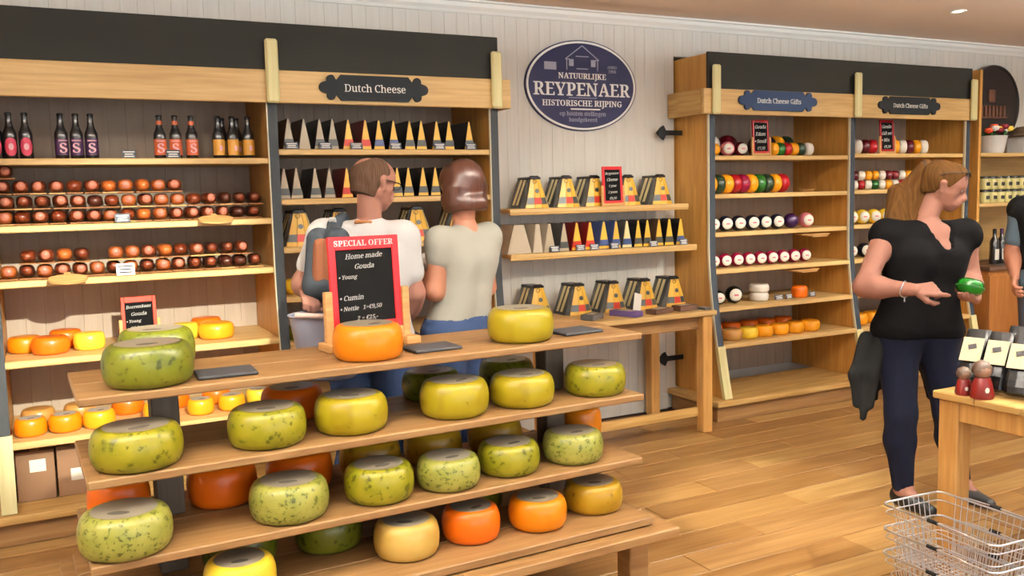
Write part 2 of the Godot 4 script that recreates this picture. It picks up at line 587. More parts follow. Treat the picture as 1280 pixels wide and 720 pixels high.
	wood("hair_short", Color(0.36, 0.28, 0.23), hs, 0.9, 6.0)
	M.hair_short.metallic_specular = 0.15
	wood("hair_dark", Color(0.14, 0.10, 0.08), hs, 0.5, 3.0)
	for q in [["shirt_white", Color(0.78, 0.77, 0.76)], ["shirt_cream", Color(0.63, 0.62, 0.57)], ["jeans_blue", Color(0.18, 0.24, 0.36)], ["jeans_navy", Color(0.045, 0.065, 0.135)], ["top_black", Color(0.05, 0.047, 0.05)], ["jacket_dark", Color(0.08, 0.082, 0.08)], ["shirt_blue_grey", Color(0.36, 0.43, 0.48)], ["vest_dark", Color(0.05, 0.05, 0.05)], ["pack_grey", Color(0.20, 0.22, 0.24)], ["pack_pattern", Color(0.45, 0.27, 0.18)], ["grey_trousers", Color(0.32, 0.34, 0.40)], ["glove_white", Color(0.88, 0.87, 0.86)]]:
		var cm := mk(q[0], q[1], 0.85)
		cm.metallic_specular = 0.3
		if cm.albedo_color.v > 0.5:
			cm.rim_enabled = true
			cm.rim = 0.2
			cm.rim_tint = 0.6
	M.top_black.roughness = 0.8
	M.top_black.metallic_specular = 0.15
	mk("satin_black", Color(0.03, 0.03, 0.045), 0.25)
	mk("plastic_grey", Color(0.56, 0.56, 0.62), 0.45)
	mk("rail_pink", Color(0.82, 0.72, 0.68), 0.25)
	mk("leather", Color(0.62, 0.40, 0.22), 0.5)
	mk("shoe", Color(0.05, 0.045, 0.04), 0.5)
	mk("lens_dark", Color(0.02, 0.02, 0.02), 0.1)
	mk("bag_black", Color(0.05, 0.045, 0.045), 0.25)
	mk("bag_label", Color(0.86, 0.80, 0.66), 0.45)
	mk("doll_red", Color(0.42, 0.07, 0.05), 0.4)
	mk("doll_brown", Color(0.30, 0.22, 0.17), 0.5)
	mk("doll_face", Color(0.52, 0.38, 0.30), 0.5)
	mk("pot_white", Color(0.86, 0.85, 0.84), 0.35)
	mk("petal_orange", Color(0.92, 0.34, 0.16), 0.6)
	mk("petal_yellow", Color(0.94, 0.80, 0.30), 0.6)
	mk("petal_red", Color(0.52, 0.10, 0.16), 0.6)
	mk("petal_white", Color(0.9, 0.87, 0.85), 0.6)
	mk("leaf", Color(0.20, 0.34, 0.14), 0.6)
	mk("barrel_dark", Color(0.09, 0.06, 0.06), 0.5)
	mk("barrel_slat", Color(0.36, 0.22, 0.15), 0.5)
	mk("jar_cream", Color(0.82, 0.78, 0.52), 0.4)
	mk("jar_lid", Color(0.12, 0.11, 0.08), 0.4)
	mk("hat_brown", Color(0.36, 0.28, 0.20), 0.7)
	mk("amber_pack", Color(0.95, 0.78, 0.18), 0.4)
	emit("lens", Color(1.0, 0.93, 0.8), 6.0)
	emit("added_daylight", Color(0.95, 0.97, 1.0), 1.2)  # glow of the window added behind the camera
	emit("panel", Color(1.0, 0.94, 0.86), 1.5)  # glow of the added pendants and ceiling panels

# ------------------------------------------------------------------ room
func room() -> void:
	var floor_node := struct("floor", box(Vector3(13.2, 0.1, 9.2), 0.0), M.floor_base, Vector3(3.0, -0.063, -1.6))
	var row := 0
	var z := -4.98
	while z < -1.0:
		var x := -0.9 - fposmod(row * 0.47, 1.2)
		while x < 8.0:
			var o := part("plank", box(Vector3(1.196, 0.012, 0.186), 0.0015), M["floor_%d" % rng.randi_range(0, 3)], floor_node, Vector3(x + 0.6, -0.006, z))
			o.position.y += rng.randf_range(-0.0004, 0.0)
			x += 1.2
		z += 0.19
		row += 1
	struct("ceiling", box(Vector3(13.2, 0.1, 9.2), 0.0), M.ceiling, Vector3(3.0, CEIL + 0.05, -1.6))
	struct("trim_1", box(Vector3(1.5, 0.05, 0.55), 0.004), M.ceiling, Vector3(3.25, CEIL - 0.026, -4.42))
	var wb := struct("wall_back", box(Vector3(13.2, 2.86, 0.08), 0.0), M.wall_plain, Vector3(3.0, 1.37, -5.47))
	for q in [[-3.55, -0.33, 0.0, CEIL], [-0.33, 2.435, 2.5, CEIL], [2.435, 3.985, 0.0, CEIL], [3.985, 6.70, 2.5, CEIL], [6.70, 9.55, 0.0, CEIL]]:
		part("wall_section", box(Vector3(q[1] - q[0], q[3] - q[2], 0.235), 0.0), M.wall_plain, wb, Vector3((q[0] + q[1]) / 2, (q[2] + q[3]) / 2, -5.3125))
	var x2 := -0.62
	while x2 < 9.0:
		var low := 0.0
		if (x2 > -0.40 and x2 < 2.4) or (x2 > 3.96 and x2 < 6.66): low = 2.5
		var b := part("plank", box(Vector3(0.0828, CEIL - 0.04 - low, 0.014), 0.0022), M.wall_board, wb, Vector3(x2, (CEIL - 0.04 + low) / 2, ZW + 0.001))
		b.position.z += rng.randf_range(-0.0005, 0.0005)
		x2 += 0.083
	# cornice along the back wall
	var c := Mk.new()
	var pr := PackedVector2Array([Vector2(0, 0), Vector2(0.0, -0.075), Vector2(0.012, -0.075), Vector2(0.022, -0.058), Vector2(0.04, -0.04), Vector2(0.05, -0.018), Vector2(0.065, -0.012), Vector2(0.065, 0)])
	c.slab(pr, 12.4, Vector3.ZERO, Basis(Vector3(0, 0, 1), Vector3(0, 1, 0), Vector3(-1, 0, 0)))
	struct("trim_2", c.done(), M.white, Vector3(3.0, CEIL - 0.001, ZW + 0.009))
	struct("wall_left", box(Vector3(0.1, 2.86, 9.2), 0.0), M.wall_plain, Vector3(-3.6, 1.37, -1.6))
	struct("wall_right", box(Vector3(0.1, 2.86, 9.2), 0.0), M.wall_plain, Vector3(9.6, 1.37, -1.6))
	struct("wall_front", box(Vector3(13.2, 2.86, 0.1), 0.0), M.wall_plain, Vector3(3.0, 1.37, 3.0))
	struct("baseboard_back", box(Vector3(1.4, 0.12, 0.02), 0.004), M.wall_board, Vector3(3.2, 0.06, ZW + 0.02))
	# oval enamel sign on the wall
	var at := Vector3(3.22, 2.27, ZW + 0.012)
	var t := thing("oval_sign", "oval navy enamel shop sign with white rim and lettering on white boarded wall", "sign", at)
	var ov := func(a: float, b2: float) -> PackedVector2Array:
		var p := PackedVector2Array()
		for i in 64: p.append(Vector2(a * cos(TAU * i / 64), b2 * sin(TAU * i / 64)))
		return p
	part("backing", slab(ov.call(0.432, 0.296), 0.016, true), M.enamel_navy, t, at + Vector3(0, 0, 0.004))
	part("rim", ring_band(0.424, 0.289, 0.409, 0.276, 0.004), M.letter_white, t, at + Vector3(0, 0, 0.0135))
	part("panel", slab(ov.call(0.408, 0.275), 0.004, true), M.enamel_navy, t, at + Vector3(0, 0, 0.0135))
	var fz := at + Vector3(0, 0, 0.0165)
	for q in [["NATUURLIJKE", 0.37, 0.062, 0.04], ["REYPENAER", 0.75, -0.025, 0.09], ["HISTORISCHE RIJPING", 0.62, -0.115, 0.045]]:
		part("lettering", text_mesh(q[0], q[1], true, true), M.letter_white, t, fz + Vector3(0, q[2], 0))
	for q in [["op houten stellingen", 0.36, -0.183], ["handgekeerd", 0.22, -0.222]]:
		part("lettering", text_mesh(q[0], q[1], true, false), M.letter_grey, t, fz + Vector3(0, q[2], 0))
	part("lettering", text_mesh("ANNO", 0.075, true, false), M.letter_grey, t, fz + Vector3(0.235, 0.128, 0))
	part("lettering", text_mesh("1906", 0.06, true, false), M.letter_grey, t, fz + Vector3(0.235, 0.1, 0))
	part("crest", box(Vector3(0.09, 0.05, 0.002), 0.0), M.letter_grey, t, fz + Vector3(-0.245, 0.122, 0))
	part("rule", box(Vector3(0.22, 0.004, 0.002), 0.0), M.letter_grey, t, fz + Vector3(0, -0.079, 0))
	part("rule", box(Vector3(0.23, 0.009, 0.002), 0.0), M.letter_white, t, fz + Vector3(0.02, -0.153, 0))
	var g := Mk.new()
	for q in [[Vector2(-0.13, 0.17), Vector2(0, 0.26)], [Vector2(0, 0.26), Vector2(0.13, 0.17)], [Vector2(-0.13, 0.17), Vector2(-0.1, 0.17)], [Vector2(0.1, 0.17), Vector2(0.13, 0.17)], [Vector2(-0.12, 0.17), Vector2(-0.12, 0.1)], [Vector2(0.12, 0.17), Vector2(0.12, 0.1)], [Vector2(-0.05, 0.19), Vector2(0.05, 0.19)], [Vector2(-0.045, 0.11), Vector2(0.045, 0.11)]]:
		var d: Vector2 = q[1] - q[0]
		g.rbox(Vector3((q[0].x + q[1].x) / 2, (q[0].y + q[1].y) / 2, 0), Vector3(d.length(), 0.006, 0.002), 0.0, Basis(Vector3(0, 0, 1), d.angle()))
	g.rbox(Vector3(-0.085, 0.148, 0), Vector3(0.035, 0.045, 0.002), 0.0)
	g.rbox(Vector3(0.085, 0.148, 0), Vector3(0.035, 0.045, 0.002), 0.0)
	part("warehouse_emblem", g.done(), M.letter_grey, t, fz)

func ring_band(a0: float, b0: float, a1: float, b1: float, d: float) -> ArrayMesh:
	var m := Mk.new()
	for i in 64:
		var u := [cos(TAU * i / 64), sin(TAU * i / 64), cos(TAU * (i + 1) / 64), sin(TAU * (i + 1) / 64)]
		m.quad(Vector3(a0 * u[0], b0 * u[1], d / 2), Vector3(a0 * u[2], b0 * u[3], d / 2), Vector3(a1 * u[2], b1 * u[3], d / 2), Vector3(a1 * u[0], b1 * u[1], d / 2), Vector3(0, 0, 1))
		m.quad(Vector3(a0 * u[0], b0 * u[1], -d / 2), Vector3(a0 * u[2], b0 * u[3], -d / 2), Vector3(a0 * u[2], b0 * u[3], d / 2), Vector3(a0 * u[0], b0 * u[1], d / 2), Vector3(u[0], u[1], 0))
		m.quad(Vector3(a1 * u[0], b1 * u[1], -d / 2), Vector3(a1 * u[2], b1 * u[3], -d / 2), Vector3(a1 * u[2], b1 * u[3], d / 2), Vector3(a1 * u[0], b1 * u[1], d / 2), Vector3(-u[0], -u[1], 0))
	return m.done()

# ------------------------------------------------------------------ wall units
func front_z(y: float) -> float:   # the bowed front edge of the side panels
	return -4.825 + 0.15 * pow(clampf((1.15 - y) / 0.95, 0.0, 1.2), 1.5)

func edge_strip(y0: float, y1: float, out0: float, out1: float, width: float) -> ArrayMesh:
	var p := PackedVector2Array()
	var k := 14
	for i in k + 1:
		var y := lerpf(y0, y1, float(i) / k)
		p.append(Vector2(front_z(y) + out1, y))
	for i in k + 1:
		var y := lerpf(y1, y0, float(i) / k)
		p.append(Vector2(front_z(y) + out0, y))
	var m := Mk.new()
	m.slab(p, width, Vector3.ZERO, Basis(Vector3(0, 0, 1), Vector3(0, 1, 0), Vector3(-1, 0, 0)))
	return m.done()

func side_panel() -> ArrayMesh:
	var p := PackedVector2Array()
	for i in 17:
		var y := lerpf(0.148, 2.06, i / 16.0)
		p.append(Vector2(front_z(y), y))
	p.append(Vector2(-4.825, 2.475))
	p.append(Vector2(-5.40, 2.475))
	p.append(Vector2(-5.40, 0.148))
	var m := Mk.new()
	m.slab(p, 0.034, Vector3.ZERO, Basis(Vector3(0, 0, 1), Vector3(0, 1, 0), Vector3(-1, 0, 0)))
	return m.done()

func unit(label: String, ups: Array, crown0: float, crown1: float, bays: Array, strip: Material) -> Node3D:
	var x0: float = ups[0]
	var x1: float = ups[ups.size() - 1]
	var mid := (x0 + x1) / 2
	var t := thing("shelving_unit", label, "shelving", Vector3(mid, 0, -5.0))
	var pm := side_panel()
	for x in ups:
		part("side_panel", pm, M.oak_side, t, Vector3(x, 0, 0))
		var up := part("front_edge", edge_strip(0.5, 2.07, 0.0, 0.022, 0.05), strip, t, Vector3(x, 0, 0))
		part("pale_line", edge_strip(0.5, 2.07, 0.004, 0.0235, 0.005), M.edge_white, up, Vector3(x - 0.0275, 0, 0))
		part("pale_foot", edge_strip(0.152, 0.5, 0.0, 0.03, 0.064), M.cream, t, Vector3(x, 0, 0))
		part("pale_head", box(Vector3(0.066, 0.325, 0.03), 0.01), M.cream, t, Vector3(x, 2.228, -4.757))
	part("dark_fascia", box(Vector3(x1 - x0 + 0.07, 0.245, 0.022), 0.003), M.fascia_dark, t, Vector3(mid, 2.358, -4.812))
	part("crown_board", box(Vector3(crown1 - crown0, 0.168, 0.028), 0.004), M.oak_pale, t, Vector3((crown0 + crown1) / 2, 2.152, -4.787))
	for q in [crown0 + 0.012, crown1 - 0.012]:
		part("crown_return", box(Vector3(0.024, 0.168, 0.36), 0.003), M.oak, t, Vector3(q, 2.152, -4.983))
	part("top_board", box(Vector3(x1 - x0, 0.02, 0.57), 0.002), M.oak, t, Vector3(mid, 2.464, -5.112))
	part("base_board", box(Vector3(x1 - x0 + 0.24, 0.04, 0.56), 0.006), M.oak, t, Vector3(mid, 0.128, -4.882))
	part("plinth", box(Vector3(x1 - x0 + 0.2, 0.105, 0.5), 0.003), M.stand_wood_dark, t, Vector3(mid, 0.0535, -4.885))
	for k in bays.size():
		var a: float = ups[k] + 0.018
		var b: float = ups[k + 1] - 0.018
		var n := 14
		var w := (b - a) / n
		var back := part("back_panel", box(Vector3(b - a, 2.29, 0.012), 0.0), M.back_board, t, Vector3((a + b) / 2, 1.30, ZB - 0.011))
		for i in n:
			part("plank", box(Vector3(w - 0.0004, 2.29, 0.01), 0.0016), M.back_board, back, Vector3(a + (i + 0.5) * w, 1.30, ZB))
		for y in bays[k]:
			var zf := front_z(y) - 0.01 + (0.02 if y < 1.2 else 0.0)
			var sh := part("shelf", box(Vector3(b - a - 0.002, 0.024, zf - ZB - 0.006), 0.003), M.oak_pale, t, Vector3((a + b) / 2, y - 0.012, (zf + ZB + 0.006) / 2))
			part("shelf_lip", box(Vector3(b - a - 0.004, 0.03, 0.012), 0.004), M.oak_pale, sh, Vector3((a + b) / 2, y - 0.0165, zf + 0.0065))
	return t

const BAY_A := [1.786, 1.47, 1.209, 0.834, 0.46]
const BAY_B := [1.832, 1.567, 1.309, 1.045, 0.795, 0.46]
const BAY_C := [1.795, 1.533, 1.27, 1.017, 0.758, 0.509]
const BAY_D := [1.809, 1.536, 1.275, 1.017, 0.758, 0.506]

func plaque(s: String, at: Vector3, w: float, h: float, m: Material, label: String) -> void:
	var t := thing("name_plaque", label, "sign", at)
	var p := PackedVector2Array()
	var a := w / 2
	var b := h / 2
	# half outline, from bottom middle counter-clockwise: straight board, chamfer, three lobes at each end
	var half := [Vector2(a * 0.62, -b), Vector2(a * 0.70, -b * 0.55)]
	for i in 7: half.append(Vector2(a * 0.79, -b * 0.62) + Vector2(cos(-2.2 + i * 0.42), sin(-2.2 + i * 0.42)) * b * 0.36)
	for i in 9: half.append(Vector2(a - b * 0.42, 0) + Vector2(cos(-1.3 + i * 0.325), sin(-1.3 + i * 0.325)) * b * 0.42)
	for i in 7: half.append(Vector2(a * 0.79, b * 0.62) + Vector2(cos(-0.32 + i * 0.42), sin(-0.32 + i * 0.42)) * b * 0.36)
	half.append(Vector2(a * 0.70, b * 0.55))
	half.append(Vector2(a * 0.62, b))
	for q in half: p.append(q)
	for q in half: p.append(-q)
	part("board", slab(p, 0.016), m, t, at + Vector3(0, 0, 0.0085))
	part("lettering", text_mesh(s, w * 0.56, true, false), M.letter_white, t, at + Vector3(0, -0.002, 0.0175))

func wall_units() -> void:
	unit("tall oak shelving unit with dark fascia, holding beer bottles, cheeses and wedges behind the couple", [-0.24, 1.09, 2.385], -0.34, 2.485, [BAY_A, BAY_B], M.strip_dark)
	unit("tall oak shelving unit with two bays of wax cheese gifts behind the woman in black", [4.02, 5.345, 6.645], 3.925, 6.70, [BAY_C, BAY_D], M.strip_blue)
	plaque("Dutch Cheese", Vector3(1.645, 2.155, -4.7725), 0.62, 0.135, M.sign_dark, "black scalloped name plaque reading Dutch Cheese, on the crown above the couple")
	plaque("Dutch Cheese Gifts", Vector3(4.575, 2.165, -4.7725), 0.72, 0.135, M.sign_blue, "blue scalloped name plaque reading Dutch Cheese Gifts over the open gift bay")
	plaque("Dutch Cheese Gifts", Vector3(5.905, 2.165, -4.7725), 0.68, 0.13, M.sign_dark, "dark green-black name plaque reading Dutch Cheese Gifts above the ponytailed woman")
	for q in [[1.965, "upper black iron strap fixed to the gift unit beside the oval sign"], [0.377, "lower black iron strap fixed to the gift unit below the table top"]]:
		var at := Vector3(3.925, q[0], -5.1)
		var t := thing("iron_strap", q[1], "bracket", at)
		part("bar", box(Vector3(0.15, 0.035, 0.014), 0.003), M.iron, t, at)
		part("tip", slab(PackedVector2Array([Vector2(0.03, -0.02), Vector2(0.03, 0.02), Vector2(0.012, 0.05), Vector2(-0.012, 0.036), Vector2(-0.045, 0), Vector2(-0.012, -0.036), Vector2(0.012, -0.05)]), 0.014), M.iron, t, at + Vector3(-0.1, 0, 0))

# ------------------------------------------------------------------ wall shelves and table between the units
func wall_table() -> void:
	for q in [[2.50, 3.86, 1.475, "upper oak wall shelf carrying the fan packs under the oval sign"], [2.50, 3.93, 1.197, "lower oak wall shelf carrying the row of cheese wedges"]]:
		var w: float = q[1] - q[0]
		var at := Vector3((q[0] + q[1]) / 2, q[2], -5.0)
		var t := thing("wall_shelf", q[3], "shelf", at)
		part("board", box(Vector3(w, 0.026, 0.32), 0.004), M.oak_pale, t, at + Vector3(0, -0.013, -0.012))
		part("front_lip", box(Vector3(w, 0.018, 0.01), 0.003), M.oak, t, at + Vector3(0, -0.03, 0.14))
	var at2 := Vector3(3.1, 0, -4.82)
	var t2 := thing("wall_table", "long oak table against the boarded wall below the two wall shelves", "table", at2)
	part("tabletop", box(Vector3(1.34, 0.032, 0.68), 0.005), M.oak_pale, t2, Vector3(3.115, 0.778, -4.815))
	part("apron", box(Vector3(1.22, 0.085, 0.024), 0.003), M.stand_wood_dark, t2, Vector3(3.1, 0.718, -4.54))
	part("apron", box(Vector3(0.024, 0.085, 0.5), 0.003), M.stand_wood_dark, t2, Vector3(3.70, 0.718, -4.82))
	for x in [2.51, 3.715]:
		for z in [-4.52, -5.08]:
			part("leg", box(Vector3(0.075, 0.76, 0.075), 0.006), M.oak_up, t2, Vector3(x, 0.38, z))
	part("stretcher", box(Vector3(1.13, 0.06, 0.03), 0.004), M.oak, t2, Vector3(3.1125, 0.13, -4.55))

# ------------------------------------------------------------------ stepped stand in front
const ROT := 0.033
func sp(x: float, y: float, z: float) -> Vector3:   # a place on the stand, whose front runs two degrees off the wall
	return Vector3(1.05, 0, -2.85) + Basis(Vector3.UP, ROT) * Vector3(x - 1.05, y, z + 2.85)

func stand() -> void:
	var t := thing("cheese_stand", "stepped display stand of rough planks carrying the big cheese wheels in front", "display stand", sp(1.05, 0, -3.05), ROT)
	var r := Vector3.ZERO
	for q in [[1.0, 0.045, 2.075, -2.868, 0.25, 2], [0.775, 0.05, 2.02, -2.785, 0.27, 2], [0.55, 0.04, 1.955, -2.715, 0.29, 2]]:
		var w: float = q[2] - q[1]
		var over := 0.0
		for k in q[5]:
			part("plank", box(Vector3(w + over, 0.026, q[4] - 0.004), 0.004), M.stand_wood if k == 0 else M.stand_wood_dark, t, sp((q[1] + q[2] + over) / 2, q[0] - 0.013, q[3] - q[4] * (k + 0.5)), r)
			over = 0.02
	for q in [[0.36, 0.02, 1.91, -2.60, 0.2, 4, 0.03], [0.326, -0.02, 1.985, -2.535, 0.23, 4, 0.034]]:
		for k in q[5]:
			part("plank", box(Vector3(q[2] - q[1], q[6], q[4] - 0.003), 0.004), M.stand_wood if k == 0 else M.stand_wood_dark, t, sp((q[1] + q[2]) / 2, q[0] - q[6] / 2, q[3] - q[4] * (k + 0.5)), r)
	for x in [0.305, 1.775]:
		for q in [[0.775, 0.974], [0.55, 0.749], [0.36, 0.524]]:
			part("post", box(Vector3(0.085, q[1] - q[0], 0.085), 0.004), M.post_grey, t, sp(x, (q[0] + q[1]) / 2, -3.09), r)
	for x in [0.06, 1.86]:
		for z in [-2.66, -3.36]:
			part("leg", box(Vector3(0.085, 0.292, 0.085), 0.004), M.stand_wood, t, sp(x, 0.146, z), r)

# ------------------------------------------------------------------ goods
# a waxed wheel: body, round paper label on its top
func wheel(label: String, at: Vector3, r: float, h: float, mat: Material, group := "", paper := true, lab: Material = null) -> Node3D:
	var t := thing("round_cheese", label, "cheese", at, rng.randf_range(-0.5, 0.5), group)
	var pr := [Vector2(0, 0), Vector2(r * 0.8, 0), Vector2(r * 0.9, h * 0.05), Vector2(r * 0.965, h * 0.18), Vector2(r * 0.995, h * 0.36), Vector2(r, h * 0.52), Vector2(r * 0.985, h * 0.68), Vector2(r * 0.94, h * 0.84), Vector2(r * 0.875, h * 0.94), Vector2(r * 0.80, h * 0.985), Vector2(r * 0.72, h), Vector2(0, h * 0.995)]
	var b := part("wax_rind", lathe(pr, 40), mat, t, Vector3(0, 0.0008, 0), Vector3.ZERO, true)
	b.scale = Vector3(1.0 + rng.randf_range(-0.015, 0.015), 1.0, 1.0)
	if paper:
		var p := part("paper_label", lathe([Vector2(r * 0.7, h * 0.99), Vector2(r * 0.705, h + 0.0012), Vector2(0, h + 0.0012)], 32), lab if lab else M.label_film, t, Vector3.ZERO, Vector3.ZERO, true)
		var mk2 := part("printed_mark", lathe([Vector2(r * 0.24, 0), Vector2(r * 0.24, 0.0006), Vector2(0, 0.0006)], 20), M.stamp, p, Vector3(0, h + 0.0013, r * 0.3), Vector3(0, 0.1, 0), true)
		mk2.scale = Vector3(1.0, 1.0, 0.45)
	return t

func on(a: Array, y: float) -> Vector3:
	return Vector3(a[0], y, a[1])

func stand_goods() -> void:
	var g := "big cheese wheels on the stepped stand"
	for q in [
		[0.253, -2.976, 0.137, 0.128, "wax_green", "large mottled green cheese wheel at the left front of the top plank"],
		[0.305, -3.245, 0.125, 0.136, "wax_green", "mottled green cheese wheel tucked behind the front green one on the top plank"],
		[0.976, -3.008, 0.124, 0.122, "wax_orange", "bright orange cheese wheel standing before the special offer chalkboard"],
		[1.597, -3.035, 0.127, 0.126, "wax_yellow", "large yellow cheese wheel at the right of the top plank beside a slate"]]:
		wheel(q[5], Vector3(q[0], 1.0, q[1]), q[2], q[3], M[q[4]], g)
	for q in [
		[0.198, -2.879, 0.135, 0.12, "wax_yellow_green", "yellow-green cheese wheel at the left end of the second plank from the top"],
		[0.593, -2.91, 0.126, 0.12, "wax_yellow_green", "speckled yellow cheese wheel second from the left on the second plank"],
		[0.881, -2.93, 0.124, 0.122, "wax_yellow", "smooth yellow cheese wheel in front of a dark orange one on second plank"],
		[1.268, -2.936, 0.125, 0.126, "wax_yellow", "yellow cheese wheel fourth from the left on the second plank, below slate"],
		[1.55, -2.945, 0.122, 0.115, "wax_yellow", "yellow cheese wheel on second plank below the large yellow top wheel"],
		[1.879, -2.952, 0.123, 0.115, "wax_yellow_green", "yellow-green cheese wheel alone at the right end of the second plank"],
		[0.75, -3.22, 0.11, 0.112, "wax_deep", "dark orange cheese wheel in the back row of the second plank"],
		[1.30, -3.235, 0.115, 0.108, "wax_green", "green cheese wheel at the back of the second plank, nearer the chalkboard"],
		[1.66, -3.29, 0.114, 0.105, "wax_green", "green cheese wheel at the back of the second plank, nearer the wall table"]]:
		wheel(q[5], Vector3(q[0], 0.775, q[1]), q[2], q[3], M[q[4]], g)
	for q in [
		[0.146, -2.79, 0.131, 0.122, "wax_herb", "pale herb-flecked cheese wheel at the left end of the third plank"],
		[0.633, -2.825, 0.125, 0.12, "wax_herb", "pale yellow herb-flecked wheel second from the left on the third plank"],
		[0.94, -2.84, 0.118, 0.118, "wax_yellow_green", "yellow wheel with green mould patches third on the third plank"],
		[1.193, -2.835, 0.112, 0.108, "wax_herb", "herb-flecked pale green wheel fourth on the third plank with bright white label"],
		[1.45, -2.873, 0.116, 0.11, "wax_yellow_green", "yellow-green wheel second from the right end on the third plank"],
		[1.725, -2.873, 0.116, 0.112, "wax_herb", "grey-green marbled cheese wheel at the right end of the third plank"],
		[0.148, -3.08, 0.095, 0.135, "wax_deep", "orange cheese wheel behind the left end wheel of the third plank"],
		[0.469, -3.085, 0.115, 0.135, "wax_deep", "orange cheese wheel beside the grey post in third plank back row"],
		[0.735, -3.10, 0.117, 0.13, "wax_deep", "dark orange wheel third along the back row of the third plank"],
		[1.0, -3.113, 0.112, 0.13, "wax_gold", "golden wheel fourth along the back row of the third plank"],
		[1.26, -3.14, 0.112, 0.125, "wax_gold", "golden wheel fifth along the back row of the third plank"],
		[1.53, -3.15, 0.11, 0.125, "wax_gold", "golden wheel sixth along the back row of the third plank"],
		[1.915, -3.12, 0.085, 0.13, "wax_orange", "small bright orange wheel at the right end of third plank back row"]]:
		wheel(q[5], Vector3(q[0], 0.55, q[1]), q[2], q[3], M[q[4]], g)
	for q in [
		[1.011, -2.785, 0.112, 0.118, "wax_pale", "pale cream-yellow cheese wheel on the lowest shelf, left of the orange ones"],
		[1.258, -2.80, 0.104, 0.115, "wax_deep", "deep orange cheese wheel on the lowest shelf beside the cream-yellow wheel"],
		[1.518, -2.785, 0.109, 0.108, "wax_orange", "bright orange cheese wheel on the lowest shelf second from its right end"],
		[1.785, -2.83, 0.112, 0.108, "wax_gold", "golden yellow cheese wheel at the right end of the lowest shelf"],
		[0.80, -2.99, 0.115, 0.115, "wax_green", "green cheese wheel in the shade at the back of the lowest shelf"],
		[0.455, -2.75, 0.108, 0.112, "wax_lemon", "lemon yellow cheese wheel at the bottom left of the lowest shelf"],
		[0.50, -3.0, 0.122, 0.12, "wax_green", "green wheel at the back of the lowest shelf behind the lemon one"],
		[1.40, -3.06, 0.10, 0.11, "wax_green", "dark green wheel at the back between the two orange wheels below"]]:
		wheel(q[5], Vector3(q[0], 0.36, q[1]), q[2], q[3], M[q[4]], g)
	var k := 0
	for q in [[0.485, -2.985, "blank slate tablet lying beside the green wheel on the top plank"], [1.228, -3.04, "blank slate tablet lying right of the orange wheel on top plank"], [1.86, -3.07, "blank slate tablet at the right end of the top plank"]]:
		var at := Vector3(q[0], 1.0, q[1])
		var t := thing("slate_tablet", q[2], "slate", at, ROT + 0.06 * (k - 1))
		part("tablet", box(Vector3(0.185, 0.011, 0.145), 0.003), M.slate, t, Vector3(0, 0.0065, 0), Vector3.ZERO, true)
		k += 1
	chalk_sign("large red-framed chalkboard headed special offer, in a wooden stand among the top wheels", Vector3(1.055, 1.0, -3.24), 0.285, 0.35, 0.068, 0.10, M.sign_red,
		["Home made", "Gouda", "• Young", "", "• Cumin", "• Nettle   1=€9,50", "2 = €25,-"], "SPECIAL OFFER", 0.05, true)

# red-framed chalkboard held between two wooden posts on feet
func chalk_sign(label: String, at: Vector3, w: float, h: float, lift: float, turn: float, frame: Material, lines: Array, head := "", bar := 0.02, tall := false) -> void:
	var t := thing("chalkboard_sign", label, "chalkboard", at, turn)
	var e := 0.028 if tall else w * 0.1
	var f := Mk.new()
	f.rbox(Vector3(-w / 2 + e / 2, h / 2, 0), Vector3(e, h, 0.014), 0.002)
	f.rbox(Vector3(w / 2 - e / 2, h / 2, 0), Vector3(e, h, 0.014), 0.002)
	f.rbox(Vector3(0, h - bar / 2, 0), Vector3(w - 2 * e, bar, 0.014), 0.002)
	f.rbox(Vector3(0, e / 2, 0), Vector3(w - 2 * e, e, 0.014), 0.002)
	var lean := -0.06
	var fr := part("frame", f.done(), frame, t, Vector3(0, lift, 0), Vector3(lean, 0, 0), true)
	part("board", box(Vector3(w - 2 * e + 0.004, h - bar - e + 0.004, 0.006), 0.0), M.chalkboard, t, Vector3(0, lift + (h - bar + e) / 2, -0.001 + sin(lean) * h / 2), Vector3(lean, 0, 0), true)
	if head: part("lettering", text_mesh(head, w * 0.84, true, true), M.chalk, fr, Vector3(0, h - bar * 0.5, 0.0075), Vector3.ZERO, true)
	var n := lines.size()
	var ih := h - bar - e
	for i in n:
		if lines[i] == "": continue
		var y := e + ih * (1.0 - (i + 0.6) / n)
		var lh := ih / n * 0.5
		var tm := text_mesh(lines[i], 0, true, false, lh)
		var tw := tm.get_aabb().size.x
		var mx := (w - 2 * e) * 0.88
		if tw > mx:
			tm.pixel_size *= mx / tw
			tw = mx
		var x := -(w / 2 - e) + tw / 2 + w * 0.03 if lines[i].begins_with("•") else 0.0
		var o := part("chalk_writing", tm, M.chalk, fr, Vector3(x, y, 0.0032), Vector3(0, 0, 0.03), true)
		o.basis = Basis(Vector3(1, 0, 0), Vector3(0.28, 1, 0), Vector3(0, 0, 1)) * o.basis
	var pw := maxf(w * 0.1, 0.012)
	for s in [-1.0, 1.0]:
		var ph := h * 0.62 if tall else h * 0.55
		part("post", box(Vector3(pw, ph, pw), 0.002), M.board_wood, t, Vector3(s * (w / 2 + pw / 2 - 0.001), ph / 2 + 0.001, 0), Vector3(lean * 0.5, 0, 0), true)
		if tall: part("foot", box(Vector3(0.06, 0.03, 0.11), 0.003), M.board_wood, t, Vector3(s * (w / 2 + pw / 2), 0.0155, 0.015), Vector3.ZERO, true)
	if not tall or lift > 0.02: part("crosspiece", box(Vector3(w + 2 * pw, maxf(lift, 0.012), pw * 0.9), 0.002), M.board_wood, t, Vector3(0, maxf(lift, 0.012) / 2 + 0.0005, 0), Vector3.ZERO, true)

